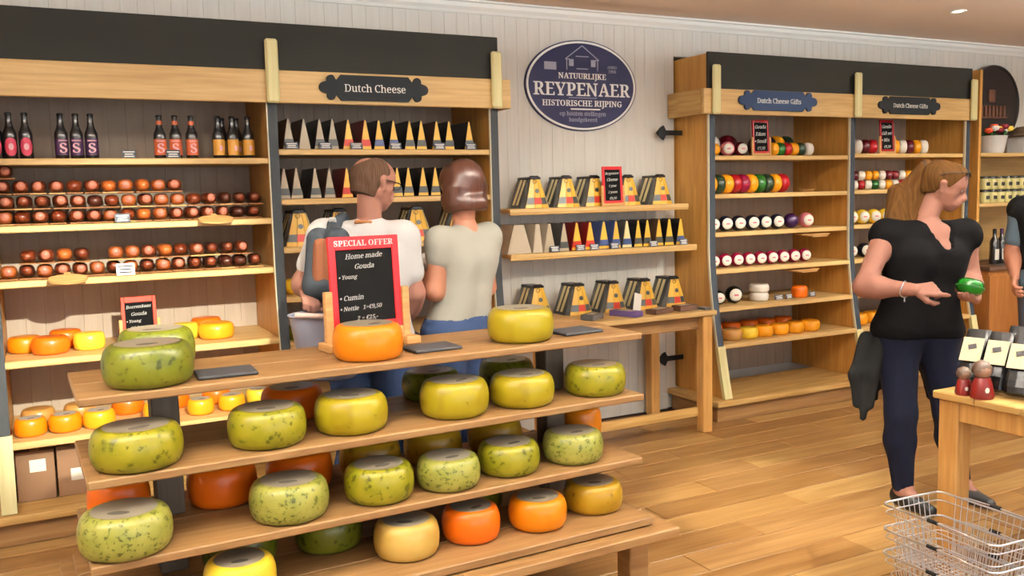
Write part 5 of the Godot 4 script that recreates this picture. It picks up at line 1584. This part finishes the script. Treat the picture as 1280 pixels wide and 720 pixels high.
func torso_bones(J: Dictionary, add: float, wide: float, deep: float) -> Array:
	var rt: Vector3 = (J.shL - J.shR).normalized()
	var f: Vector3 = J.fwd
	var r := []
	r.append([J.shL, J.shR, 0.054 * deep + add, 0.054 * deep + add])
	r.append([J.shL - Vector3(0, 0.02, 0), J.chest + rt * 0.07 * wide, 0.05 + add, 0.095 * deep + add])
	r.append([J.shR - Vector3(0, 0.02, 0), J.chest - rt * 0.07 * wide, 0.05 + add, 0.095 * deep + add])
	for s in [-1.0, 1.0]:
		var h: float = J.get("hips", 1.0)
		r.append([J.chest + rt * 0.075 * wide * s, J.waist + rt * 0.06 * wide * s, 0.102 * deep + add, 0.088 * deep + add])
		r.append([J.waist + rt * 0.06 * wide * s, J.pelvis + rt * 0.082 * wide * s, 0.088 * deep + add, 0.108 * h + add])
		if J.get("bust", 0.0) > 0.0:
			r.append([J.chest + rt * 0.075 * s + f * 0.055, J.chest + rt * 0.07 * s + f * 0.06 - Vector3(0, 0.03, 0), 0.062 + add, 0.06 + add])
	return r

func leg_bones(J: Dictionary, add: float, thin: float) -> Array:
	var r := []
	for s in ["L", "R"]:
		r.append([J["hip" + s], J["kn" + s], 0.088 * thin + add, 0.058 * thin + add])
		r.append([J["kn" + s], J["kn" + s].lerp(J["an" + s], 0.35) - J.fwd * 0.012, 0.057 * thin + add, 0.058 * thin + add])
		r.append([J["kn" + s].lerp(J["an" + s], 0.35) - J.fwd * 0.012, J["an" + s], 0.058 * thin + add, 0.038 * thin + add])
	return r

func arm_bones(J: Dictionary, thick: float) -> Array:
	var r := []
	for s in ["L", "R"]:
		r.append([J["sh" + s], J["el" + s], 0.048 * thick, 0.039 * thick])
		var m: Vector3 = J["el" + s].lerp(J["wr" + s], 0.3)
		r.append([J["el" + s], m, 0.039 * thick, 0.041 * thick])
		r.append([m, J["wr" + s], 0.041 * thick, 0.026 * thick])
	return r

func person(label: String, base: Vector3, J: Dictionary, hb: Basis, skin: Material, fine: float) -> Node3D:
	var t := thing("person", label, "person", base)
	var n := Net.new()
	var bones := torso_bones(J, 0.0, J.get("wide", 1.0), J.get("deep", 1.0)) + leg_bones(J, 0.0, J.get("thin", 1.0)) + arm_bones(J, J.get("arms", 1.0))
	bones.append([J.neck, J.chest, 0.052, 0.09])
	for s in ["L", "R"]:
		bones.append([J["an" + s], J["an" + s] + J.fwd * 0.1 - Vector3(0, 0.045, 0), 0.036, 0.028])
	n.add(bones, 0.012, 0.014)
	n.add(head_bones(J.head, hb, J.get("hs", 1.0), J.neck), fine, 0.008)
	for s in ["L", "R"]:
		n.add(hand_bones(J["wr" + s], J["hd" + s], J["hn" + s], 1.0 if s == "L" else -1.0, J["hc" + s], 0.95), fine, 0.004)
	part("body", shift(n.done(), base), skin, t, base)
	for s in [-1.0, 1.0]:
		var e := SphereMesh.new()
		e.radius = 0.0118
		e.height = 0.0236
		var eye := part("eye", e, M.eye_white, t, J.head + hb * (Vector3(s * 0.031, 0.004, 0.0735) * J.get("hs", 1.0)))
		var ir := SphereMesh.new()
		ir.radius = 0.006
		ir.height = 0.012
		part("iris", ir, M.eye_iris, eye, J.head + hb * (Vector3(s * 0.031, 0.001, 0.0805) * J.get("hs", 1.0)))
	return t

func shift(m: ArrayMesh, base: Vector3) -> ArrayMesh:
	var a := m.surface_get_arrays(0)
	var v: PackedVector3Array = a[Mesh.ARRAY_VERTEX]
	for i in v.size(): v[i] -= base
	a[Mesh.ARRAY_VERTEX] = v
	var o := ArrayMesh.new()
	o.add_surface_from_arrays(Mesh.PRIMITIVE_TRIANGLES, a)
	return o

func wear(called: String, t: Node3D, bones: Array, cell: float, k: float, m: Material, clips := [], holes := [], parent: Node3D = null) -> MeshInstance3D:
	var o := part(called, shift(netmesh(bones, cell, k, clips, holes), t.position), m, parent if parent else t, t.position)
	return o

func shoes(t: Node3D, J: Dictionary, m: Material) -> void:
	for s in ["L", "R"]:
		var a: Vector3 = J["an" + s]
		var heel: Vector3 =  Vector3(a.x, 0.035, a.z) - J.fwd * 0.03
		wear("shoe", t, [[heel, heel + J.fwd * 0.09, 0.036, 0.04], [heel + J.fwd * 0.09, heel + J.fwd * 0.2 - Vector3(0, 0.008, 0), 0.042, 0.03], [heel + Vector3(0, 0.02, 0), a - Vector3(0, 0.01, 0), 0.036, 0.036]], 0.009, 0.008, m, [[Vector3(0, 0.004, 0), Vector3.DOWN]])

const RIGHT := Vector3(0.887, 0, 0.46)     # the photographer's right, along the floor
const BACK := Vector3(-0.46, 0, 0.887)     # from the scene towards the photographer

func people() -> void:
	man_with_pack()
	woman_short_hair()
	woman_in_black()
	man_at_edge()

func man_with_pack() -> void:
	var base := Vector3(1.25, 0, -3.81)
	var f := (-BACK * 0.95 + RIGHT * 0.3).normalized()
	var J := {"fwd": f, "head": Vector3(1.302, 1.625, -3.835), "neck": Vector3(1.275, 1.475, -3.835), "shL": Vector3(1.092, 1.40, -3.925), "shR": Vector3(1.40, 1.385, -3.76),
		"elL": Vector3(1.0, 1.19, -3.99), "elR": Vector3(1.445, 1.13, -3.75), "wrL": Vector3(0.965, 1.165, -3.80), "wrR": Vector3(1.44, 0.95, -3.90),
		"chest": Vector3(1.262, 1.285, -3.835), "waist": Vector3(1.25, 1.07, -3.82), "pelvis": Vector3(1.245, 0.93, -3.81),
		"hdL": Vector3(0, -0.25, 1), "hnL": Vector3(0, -1, -0.2), "hcL": [0.9, 0.9, 0.9, 0.9, 0.5], "hdR": Vector3(0, -0.8, -0.6), "hnR": -RIGHT, "hcR": [0.6, 0.7, 0.8, 0.9, 0.4],
		"wide": 1.05, "deep": 1.04, "arms": 1.02, "thin": 1.0}
	var rt: Vector3 = (J.shL - J.shR).normalized()
	for s in [["L", 1.0], ["R", -1.0]]:
		J["hip" + s[0]] = J.pelvis + rt * 0.095 * s[1] - Vector3(0, 0.05, 0)
		J["kn" + s[0]] = base + rt * 0.10 * s[1] + Vector3(0, 0.49, 0) + f * 0.02
		J["an" + s[0]] = base + rt * 0.11 * s[1] + Vector3(0, 0.085, 0) - f * 0.02
	var hb := frame(RIGHT * 0.68 - BACK * 0.72 + Vector3(0, -0.18, 0))
	var t := person("man seen from behind in white t-shirt with grey backpack, cropped hair and glasses", base, J, hb, M.skin, 0.005)
	var sl := []
	for s in ["L", "R"]: sl.append([J["sh" + s], J["sh" + s].lerp(J["el" + s], 0.62), 0.066, 0.062])
	wear("t_shirt", t, torso_bones(J, 0.012, 1.05, 1.04) + sl + [[J.neck - Vector3(0, 0.045, 0), J.chest, 0.062, 0.1]], 0.011, 0.014, M.shirt_white, [[Vector3(0, 0.90, 0), Vector3.DOWN]])
	wear("trousers", t, leg_bones(J, 0.014, 1.05) + [[J.waist + rt * 0.07, J.pelvis + rt * 0.09, 0.092, 0.115], [J.waist - rt * 0.07, J.pelvis - rt * 0.09, 0.092, 0.115], [J.waist, J.pelvis, 0.1, 0.122]], 0.013, 0.014, M.jeans_blue, [[Vector3(0, 0.97, 0), Vector3.UP], [Vector3(0, 0.06, 0), Vector3.DOWN]])
	shoes(t, J, M.shoe)
	var o: Vector3 = J.head
	wear("cropped_hair", t, [[o + hb * Vector3(0, 0.028, -0.038), o + hb * Vector3(0, 0.036, 0.012), 0.0815, 0.078], [o + hb * Vector3(0, -0.03, -0.045), o + hb * Vector3(0, 0.0, -0.04), 0.066, 0.074]], 0.005, 0.006, M.hair_short, [[o + hb * Vector3(0, 0, 0.045), hb * Vector3(0, 0.3, 1).normalized()], [o + hb * Vector3(0, -0.075, 0), hb * Vector3(0, -1, -0.2).normalized()]], [[o + hb * Vector3(0.02, 0.102, -0.075), 0.056]])
	var gl := Mk.new()
	for s in [-1.0, 1.0]:
		gl.tube([o + hb * Vector3(s * 0.084, 0.012, -0.01), o + hb * Vector3(s * 0.08, 0.012, 0.05), o + hb * Vector3(s * 0.066, 0.01, 0.098)], 0.0026, 6)
		var lp := []
		for i in 13: lp.append(o + hb * (Vector3(s * 0.036, 0.002, 0.102) + Vector3(0.026 * cos(TAU * i / 12), 0.017 * sin(TAU * i / 12), 0)))
		gl.tube(lp, 0.0018, 5)
	gl.tube([o + hb * Vector3(-0.011, 0.006, 0.104), o + hb * Vector3(0.011, 0.006, 0.104)], 0.0018, 5)
	var gm := gl.done()
	part("glasses", shift(gm, base), M.lens_dark, t, base)
	var st := Mk.new()
	st.tube([J.neck + rt * 0.085 - Vector3(0, 0.05, 0) + f * 0.02, J.neck - f * 0.062 - Vector3(0, 0.018, 0) + rt * 0.03, J.neck - f * 0.058 - Vector3(0, 0.02, 0) - rt * 0.03, J.neck - rt * 0.085 - Vector3(0, 0.05, 0) + f * 0.02], 0.009, 8)
	part("neck_strap", shift(st.done(), base), M.leather, t, base)
	# the backpack, worn on the left shoulder
	var pb := Vector3(1.055, 1.12, -3.72)
	var bk := thing("backpack", "grey backpack with a brown patterned panel, hanging from the man's left shoulder", "backpack", pb)
	var u := frame(-f)
	var c := Vector3(1.055, 1.28, -3.715)
	wear("bag", bk, [[c + u * Vector3(-0.06, -0.07, 0.0), c + u * Vector3(-0.05, 0.11, 0.0), 0.062, 0.052], [c + u * Vector3(0.05, -0.07, 0.0), c + u * Vector3(0.04, 0.11, 0.0), 0.062, 0.052], [c + u * Vector3(-0.06, -0.09, 0.02), c + u * Vector3(0.05, -0.09, 0.02), 0.055, 0.055]], 0.011, 0.014, M.pack_grey)
	wear("patterned_panel", bk, [[c + u * Vector3(-0.03, -0.05, 0.04), c + u * Vector3(-0.025, 0.09, 0.035), 0.034, 0.03], [c + u * Vector3(0.035, -0.05, 0.04), c + u * Vector3(0.03, 0.09, 0.035), 0.034, 0.03]], 0.011, 0.012, M.pack_pattern)
	var top: Vector3 = J.shL - rt * 0.075 + Vector3(0, 0.08, 0)
	wear("shoulder_strap", bk, [[c + u * Vector3(0, 0.12, -0.01), top - f * 0.055 - Vector3(0, 0.03, 0), 0.03, 0.026], [top - f * 0.055 - Vector3(0, 0.03, 0), top + f * 0.02 - Vector3(0, 0.005, 0), 0.026, 0.024], [top + f * 0.02 - Vector3(0, 0.005, 0), J.chest + rt * 0.11 + f * 0.125, 0.024, 0.02]], 0.01, 0.01, M.pack_grey)
	part("white_buckle", box(Vector3(0.035, 0.05, 0.012), 0.004), M.shirt_white, bk, top - f * 0.088 + Vector3(0, -0.02, 0) - rt * 0.01, Vector3(0.3, atan2(-f.x, -f.z), 0))
	# the shopping basket on his arm
	var sb := Vector3(1.0, 0.80, -3.60)
	var k := thing("shopping_basket", "grey plastic shopping basket with a pale rail, held at the man's left side", "shopping basket", sb, 0.48)
	part("tub", lathe([Vector2(0, 0.0), Vector2(0.105, 0.0), Vector2(0.115, 0.01), Vector2(0.155, 0.26), Vector2(0.162, 0.262), Vector2(0.148, 0.262), Vector2(0.11, 0.014), Vector2(0, 0.012)], 20), M.plastic_grey, k, Vector3(0, 0.03, 0), Vector3.ZERO, true)
	var rl := Mk.new()
	rl.tube([Vector3(-0.165, 0.295, 0.0), Vector3(-0.15, 0.298, 0.165), Vector3(0.17, 0.305, 0.165), Vector3(0.17, 0.305, 0)], 0.011, 8)
	part("rail", rl.done(), M.rail_pink, k, Vector3(0, 0.01, 0), Vector3.ZERO, true)

func woman_short_hair() -> void:
	var base := Vector3(1.69, 0, -3.85)
	var f := Vector3(-0.361, 0, -0.933)
	var J := {"fwd": f, "head": Vector3(1.745, 1.60, -3.885), "neck": Vector3(1.745, 1.452, -3.865), "shL": Vector3(1.59, 1.36, -3.79), "shR": Vector3(1.89, 1.365, -3.91),
		"elL": Vector3(1.548, 1.13, -3.79), "elR": Vector3(1.90, 1.11, -3.95), "wrL": Vector3(1.60, 1.185, -4.02), "wrR": Vector3(1.76, 1.16, -4.13),
		"chest": Vector3(1.752, 1.255, -3.86), "waist": Vector3(1.722, 1.08, -3.85), "pelvis": Vector3(1.69, 0.93, -3.845),
		"hdL": f + Vector3(0.2, 0.25, 0), "hnL": Vector3(1, 0, -0.2), "hcL": [0.6, 0.7, 0.8, 0.9, 0.4], "hdR": f + Vector3(-0.5, 0.2, 0), "hnR": Vector3(-1, 0, -0.3), "hcR": [0.6, 0.7, 0.8, 0.9, 0.4],
		"wide": 0.88, "deep": 0.92, "arms": 0.95, "thin": 0.98, "hips": 1.02, "bust": 1.0}
	var rt: Vector3 = (J.shL - J.shR).normalized()
	for s in [["L", 1.0], ["R", -1.0]]:
		J["hip" + s[0]] = J.pelvis + rt * 0.09 * s[1] - Vector3(0, 0.06, 0)
		J["kn" + s[0]] = base + rt * 0.09 * s[1] + Vector3(0, 0.47, 0) + f * 0.02
		J["an" + s[0]] = base + rt * 0.10 * s[1] + Vector3(0, 0.085, 0) - f * 0.02
	# the left forearm comes forward towards the photographer's side, so the elbow shows
	var hb := frame(-BACK * 0.72 - RIGHT * 0.62 + Vector3(0, -0.25, 0))
	var t := person("woman seen from behind with a brown bob, cream t-shirt and blue jeans", base, J, hb, M.skin_tan, 0.005)
	var sl := []
	for s in ["L", "R"]: sl.append([J["sh" + s], J["sh" + s].lerp(J["el" + s], 0.34), 0.057, 0.054])
	wear("t_shirt", t, torso_bones(J, 0.01, 0.88, 0.92) + sl + [[J.neck - Vector3(0, 0.055, 0), J.chest, 0.055, 0.09]], 0.011, 0.014, M.shirt_cream, [[Vector3(0, 0.985, 0), Vector3.DOWN]])
	wear("jeans", t, leg_bones(J, 0.01, 1.05) + [[J.waist + rt * 0.06, J.pelvis + rt * 0.085, 0.088, 0.116], [J.waist - rt * 0.06, J.pelvis - rt * 0.085, 0.088, 0.116], [J.waist, J.pelvis, 0.098, 0.124]], 0.013, 0.014, M.jeans_blue, [[Vector3(0, 1.0, 0), Vector3.UP], [Vector3(0, 0.07, 0), Vector3.DOWN]])
	shoes(t, J, M.shoe)
	var o: Vector3 = J.head
	wear("bob_hair", t, [[o + hb * Vector3(0, 0.03, -0.035), o + hb * Vector3(0, 0.036, 0.005), 0.096, 0.094], [o + hb * Vector3(-0.035, -0.02, -0.03), o + hb * Vector3(-0.05, -0.09, -0.015), 0.078, 0.06], [o + hb * Vector3(0.035, -0.02, -0.03), o + hb * Vector3(0.05, -0.09, -0.015), 0.078, 0.06], [o + hb * Vector3(-0.03, -0.09, -0.05), o + hb * Vector3(0.03, -0.09, -0.05), 0.058, 0.058], [o + hb * Vector3(-0.078, -0.05, 0.02), o + hb * Vector3(-0.07, -0.12, 0.03), 0.03, 0.022], [o + hb * Vector3(0.078, -0.05, 0.02), o + hb * Vector3(0.07, -0.12, 0.03), 0.03, 0.022]], 0.006, 0.008, M.hair_brown, [[o + hb * Vector3(0, 0.02, 0.062), hb * Vector3(0, 0.25, 1).normalized()], [o + hb * Vector3(0, -0.118, 0), hb * Vector3(0, -1, 0.15).normalized()]])
	var w: Vector3 = (J.wrL + J.wrR) / 2 + f * 0.09 + Vector3(0, 0.05, 0)
	var gp := Vector3(1.655, 1.215, -4.155)
	var g := thing("white_parcel", "crumpled white paper parcel held in front of the short-haired woman", "parcel", gp)
	wear("paper", g, [[gp + Vector3(-0.03, 0.0, 0), gp + Vector3(0.02, 0.03, 0.01), 0.034, 0.03], [gp + Vector3(0.0, 0.02, 0.02), gp + Vector3(0.03, -0.012, -0.01), 0.032, 0.026], [gp + Vector3(-0.02, 0.035, -0.02), gp + Vector3(0.015, 0.05, -0.01), 0.024, 0.02]], 0.008, 0.006, M.glove_white)
	# shoulder bag at her left hip with its strap
	var bp := Vector3(1.515, 0.74, -4.06)
	var b := thing("shoulder_bag", "dark grey shoulder bag with a pale strap at the short-haired woman's side", "bag", bp)
	wear("bag", b, [[bp + Vector3(-0.035, 0.0, 0.02), bp + Vector3(0.05, 0.01, -0.04), 0.055, 0.055], [bp + Vector3(-0.02, 0.11, 0.01), bp + Vector3(0.045, 0.13, -0.04), 0.04, 0.04]], 0.011, 0.02, M.grey_trousers)
	var sm := Mk.new()
	sm.tube([Vector3(0.01, 0.15, -0.02), Vector3(0.03, 0.3, -0.06), Vector3(0.07, 0.36, -0.12), Vector3(0.10, 0.40, -0.16)], 0.009, 6)
	part("strap", sm.done(), M.pack_grey, b, Vector3.ZERO, Vector3.ZERO, true)

func woman_in_black() -> void:
	var base := Vector3(3.75, 0, -2.90)
	var f := (BACK * 0.9 + RIGHT * 0.35).normalized()
	var J := {"fwd": f, "head": Vector3(3.868, 1.552, -2.91), "neck": Vector3(3.80, 1.405, -2.955), "shL": Vector3(3.955, 1.315, -2.86), "shR": Vector3(3.605, 1.325, -3.03),
		"elL": Vector3(3.985, 1.09, -2.85), "elR": Vector3(3.425, 1.085, -3.0), "wrL": Vector3(3.80, 1.03, -2.69), "wrR": Vector3(3.475, 1.085, -2.76),
		"chest": Vector3(3.77, 1.20, -2.945), "waist": Vector3(3.735, 1.0, -2.93), "pelvis": Vector3(3.71, 0.86, -2.925),
		"hdL": Vector3(-0.95, 0.05, 0.3), "hnL": Vector3(0, 1, 0.1), "hcL": [0.25, 0.25, 0.3, 0.35, 0.5], "hdR": Vector3(0.75, 0.02, 0.6), "hnR": Vector3(0.45, -0.55, -0.6), "hcR": [0.12, 0.85, 1.0, 1.1, 0.55],
		"hipL": Vector3(3.79, 0.81, -2.885), "hipR": Vector3(3.62, 0.81, -2.965), "knL": Vector3(3.845, 0.45, -2.84), "knR": Vector3(3.60, 0.46, -2.92), "anL": Vector3(3.94, 0.085, -2.84), "anR": Vector3(3.625, 0.085, -2.92),
		"wide": 1.1, "deep": 1.02, "arms": 1.14, "thin": 1.04, "hips": 1.1, "bust": 1.0, "hs": 0.98}
	var rt: Vector3 = (J.shL - J.shR).normalized()
	var hb := frame(RIGHT * 0.86 + BACK * 0.42 + Vector3(0, -0.36, 0))
	var t := person("woman with a ponytail in a black top and navy jeans, holding a green cheese", base, J, hb, M.skin, 0.0042)
	var sl := []
	for s in ["L", "R"]: sl.append([J["sh" + s] + Vector3(0, 0.012, 0), J["sh" + s].lerp(J["el" + s], 0.07) + rt * (0.006 if s == "L" else -0.006), 0.056, 0.056])
	var top := wear("black_top", t, torso_bones(J, 0.013, 1.1, 1.02) + sl + [[J.neck - Vector3(0, 0.05, 0) - f * 0.02, J.chest, 0.052, 0.09]], 0.011, 0.014, M.top_black, [[Vector3(0, 0.83, 0), Vector3.DOWN]], [[J.neck + f * 0.10 - Vector3(0, 0.035, 0), 0.062], [J.neck + f * 0.115 - Vector3(0, 0.075, 0), 0.048], [J.neck + f * 0.125 - Vector3(0, 0.11, 0), 0.034], [J.neck + f * 0.13 - Vector3(0, 0.138, 0), 0.02]])
	wear("satin_shoulder", t, [[J.shR + Vector3(0, 0.018, 0) + rt * 0.02, J.shR.lerp(J.elR, 0.06) - rt * 0.008, 0.057, 0.057]], 0.01, 0.01, M.satin_black, [], [], top)
	wear("satin_shoulder", t, [[J.shL + Vector3(0, 0.018, 0) - rt * 0.02, J.shL.lerp(J.elL, 0.06) + rt * 0.008, 0.057, 0.057]], 0.01, 0.01, M.satin_black, [], [], top)
	wear("jeans", t, leg_bones(J, 0.008, 1.06) + [[J.waist + rt * 0.06, J.pelvis + rt * 0.09, 0.09, 0.122], [J.waist - rt * 0.06, J.pelvis - rt * 0.09, 0.09, 0.122]], 0.012, 0.014, M.jeans_navy, [[Vector3(0, 0.92, 0), Vector3.UP], [Vector3(0, 0.075, 0), Vector3.DOWN]])
	shoes(t, J, M.shoe)
	# jacket knotted at the waist: two hanging sides and the back
	var jk := []
	for q in [[Vector3(3.55, 0.85, -2.98), Vector3(3.49, 0.66, -3.02), Vector3(3.455, 0.44, -3.02)], [Vector3(3.52, 0.82, -3.06), Vector3(3.47, 0.64, -3.08), Vector3(3.45, 0.5, -3.06)], [Vector3(3.86, 0.85, -2.84), Vector3(3.92, 0.62, -2.83), Vector3(3.95, 0.34, -2.84)], [Vector3(3.89, 0.83, -2.9), Vector3(3.95, 0.62, -2.9), Vector3(3.965, 0.42, -2.9)], [Vector3(3.64, 0.85, -3.09), Vector3(3.63, 0.66, -3.12), Vector3(3.63, 0.5, -3.1)], [Vector3(3.76, 0.85, -3.05), Vector3(3.77, 0.66, -3.08), Vector3(3.78, 0.5, -3.06)], [Vector3(3.83, 0.85, -2.98), Vector3(3.87, 0.66, -3.0), Vector3(3.88, 0.5, -2.98)]]:
		jk.append([q[0], q[1], 0.036, 0.03])
		jk.append([q[1], q[2], 0.03, 0.015])
		jk.append([q[0].lerp(q[1], 0.2), q[2] + Vector3(0.02, 0.06, 0.03), 0.018, 0.012])
	wear("tied_jacket", t, jk, 0.01, 0.012, M.jacket_dark)
	# hair
	var o: Vector3 = J.head
	var hair := wear("hair", t, [[o + hb * Vector3(0, 0.028, -0.04), o + hb * Vector3(0, 0.036, 0.012), 0.085, 0.081], [o + hb * Vector3(0, -0.02, -0.055), o + hb * Vector3(0, 0.02, -0.05), 0.066, 0.074]], 0.005, 0.008, M.hair_blond, [[o + hb * Vector3(0, 0.062, 0.06), hb * Vector3(0, -0.55, 1).normalized()], [o + hb * Vector3(0, -0.055, -0.06), hb * Vector3(0, -1, 0.35).normalized()]])
	var pb := o + hb * Vector3(0, 0.06, -0.115)
	var p1 := Vector3(3.765, 1.50, -3.05)
	var p2 := Vector3(3.70, 1.37, -3.03)
	wear("ponytail", t, [[pb, p1, 0.034, 0.062], [p1 + Vector3(-0.04, 0.02, -0.02), Vector3(3.66, 1.37, -3.05), 0.045, 0.03], [p1, p2, 0.055, 0.046], [o + hb * Vector3(0.02, -0.02, -0.09), Vector3(3.77, 1.36, -3.0), 0.04, 0.04], [Vector3(3.77, 1.36, -3.0), Vector3(3.765, 1.27, -2.93), 0.038, 0.012], [p2, Vector3(3.655, 1.27, -2.98), 0.042, 0.012], [p1 + Vector3(0.03, -0.03, 0.03), Vector3(3.735, 1.33, -2.96), 0.035, 0.024], [Vector3(3.735, 1.33, -2.96), Vector3(3.73, 1.25, -2.885), 0.024, 0.008], [p1 + Vector3(-0.03, 0, 0), Vector3(3.62, 1.37, -3.05), 0.03, 0.01]], 0.007, 0.01, M.hair_blond, [], [], hair)
	var tie := TorusMesh.new()
	tie.inner_radius = 0.018
	tie.outer_radius = 0.034
	part("hair_tie", tie, M.hair_dark, hair, pb, Vector3(1.1, atan2((hb * Vector3.BACK).x, (hb * Vector3.BACK).z), 0))
	var sg := Mk.new()
	for s in [-1.0, 1.0]:
		sg.lathe([Vector2(0.024, -0.002), Vector2(0.026, 0), Vector2(0.024, 0.002), Vector2(0, 0.004)], 16, o + hb * Vector3(s * 0.033, 0.088, 0.078), hb * Basis(Vector3.RIGHT, 0.95), 1.0, 0.75)
		sg.tube([o + hb * Vector3(s * 0.06, 0.088, 0.072), o + hb * Vector3(s * 0.09, 0.066, 0.0), o + hb * Vector3(s * 0.09, 0.04, -0.04)], 0.002, 5)
	part("sunglasses", shift(sg.done(), base), M.lens_dark, t, base)
	var br := Mk.new()
	var wd: Vector3 = (J.wrR - J.elR).normalized()
	var wc: Vector3 = J.wrR - wd * 0.045
	var wx := wd.cross(Vector3.UP).normalized()
	var lp := []
	for i in 17: lp.append(wc + (wx * cos(TAU * i / 16) + Vector3.UP * sin(TAU * i / 16)) * 0.037 + wd * 0.006 * sin(TAU * i / 8))
	br.tube(lp, 0.0028, 6)
	br.tube([wc - Vector3(0, 0.036, 0), wc - Vector3(0, 0.058, 0)], 0.003, 6)
	part("bracelet", shift(br.done(), base), M.steel, t, base)
	var lips := [[o + hb * (Vector3(-0.014, -0.0575, 0.0905) * 0.98), o + hb * (Vector3(0.014, -0.0575, 0.0905) * 0.98), 0.0042, 0.0042], [o + hb * (Vector3(-0.011, -0.066, 0.09) * 0.98), o + hb * (Vector3(0.011, -0.066, 0.09) * 0.98), 0.0048, 0.0048]]
	wear("lips", t, lips, 0.002, 0.002, M.lips)
	# the green cheese lies in her open left hand
	var cp := Vector3(3.705, 1.052, -2.655)
	var ch := thing("green_cheese", "shiny green wax cheese lying in the open hand of the ponytailed woman", "cheese", cp)
	part("wax_rind", lathe([Vector2(0, 0), Vector2(0.04, 0.002), Vector2(0.055, 0.014), Vector2(0.061, 0.035), Vector2(0.055, 0.058), Vector2(0.04, 0.07), Vector2(0, 0.074)], 28), M.wax_vivid_green, ch, cp + Vector3(0, 0.004, 0), Vector3(0.12, 0.4, -0.28))
	part("wax_seam", lathe([Vector2(0.0600, 0.031), Vector2(0.0620, 0.035), Vector2(0.0600, 0.039)], 28), M.wax_leaf, ch, cp + Vector3(0, 0.004, 0), Vector3(0.12, 0.4, -0.28))

func man_at_edge() -> void:
	var base := Vector3(5.50, 0, -3.36)
	var f := (BACK * 0.8 - RIGHT * 0.5).normalized()
	var J := {"fwd": f, "head": base + Vector3(0.0, 1.63, 0.0), "neck": base + Vector3(0.0, 1.48, -0.01), "chest": base + Vector3(0, 1.29, 0), "waist": base + Vector3(0, 1.08, 0), "pelvis": base + Vector3(0, 0.94, 0),
		"hcL": [0.6, 0.7, 0.8, 0.9, 0.3], "hcR": [0.5, 0.6, 0.7, 0.8, 0.3], "wide": 1.12, "deep": 1.05, "arms": 1.05}
	var rt := Vector3.UP.cross(f)
	for s in [["L", 1.0], ["R", -1.0]]:
		var g: float = s[1]
		J["sh" + s[0]] = base + rt * 0.19 * g + Vector3(0, 1.40, 0)
		J["el" + s[0]] = base + rt * 0.235 * g + Vector3(0, 1.13, 0) - f * 0.02
		J["wr" + s[0]] = base + rt * 0.21 * g + Vector3(0, 0.98, 0) + f * 0.14
		J["hd" + s[0]] = f * 0.6 + Vector3(0, -0.7, 0)
		J["hn" + s[0]] = -rt * g
		J["hip" + s[0]] = base + rt * 0.095 * g + Vector3(0, 0.88, 0)
		J["kn" + s[0]] = base + rt * 0.10 * g + Vector3(0, 0.49, 0) + f * 0.02
		J["an" + s[0]] = base + rt * 0.11 * g + Vector3(0, 0.085, 0) - f * 0.02
	var hb := frame(f)
	var t := person("man in a blue-grey shirt and dark vest half cut off at the photo's right edge", base, J, hb, M.skin_tan, 0.006)
	var sl := []
	for s in ["L", "R"]: sl.append([J["sh" + s], J["sh" + s].lerp(J["el" + s], 0.7), 0.063, 0.06])
	wear("shirt", t, torso_bones(J, 0.012, 1.12, 1.05) + sl + [[J.neck - Vector3(0, 0.045, 0), J.chest, 0.06, 0.1]], 0.012, 0.014, M.shirt_blue_grey, [[Vector3(0, 0.88, 0), Vector3.DOWN]])
	wear("vest", t, torso_bones(J, 0.022, 1.12, 1.05), 0.013, 0.014, M.vest_dark, [[Vector3(0, 1.02, 0), Vector3.DOWN]], [[J.chest + f * 0.13 + Vector3(0, 0.05, 0), 0.085]])
	wear("trousers", t, leg_bones(J, 0.014, 1.05) + [[J.waist + rt * 0.07, J.pelvis + rt * 0.09, 0.092, 0.115], [J.waist - rt * 0.07, J.pelvis - rt * 0.09, 0.092, 0.115], [J.waist, J.pelvis, 0.1, 0.122]], 0.014, 0.014, M.grey_trousers, [[Vector3(0, 0.97, 0), Vector3.UP], [Vector3(0, 0.06, 0), Vector3.DOWN]])
	shoes(t, J, M.shoe)
	var o: Vector3 = J.head
	wear("hair", t, [[o + hb * Vector3(0, 0.03, -0.038), o + hb * Vector3(0, 0.038, 0.012), 0.086, 0.082], [o + hb * Vector3(0, -0.03, -0.045), o + hb * Vector3(0, 0.0, -0.04), 0.068, 0.076]], 0.007, 0.008, M.hair_dark, [[o + hb * Vector3(0, 0.05, 0.05), hb * Vector3(0, -0.5, 1).normalized()], [o + hb * Vector3(0, -0.075, 0), hb * Vector3(0, -1, -0.2).normalized()]])
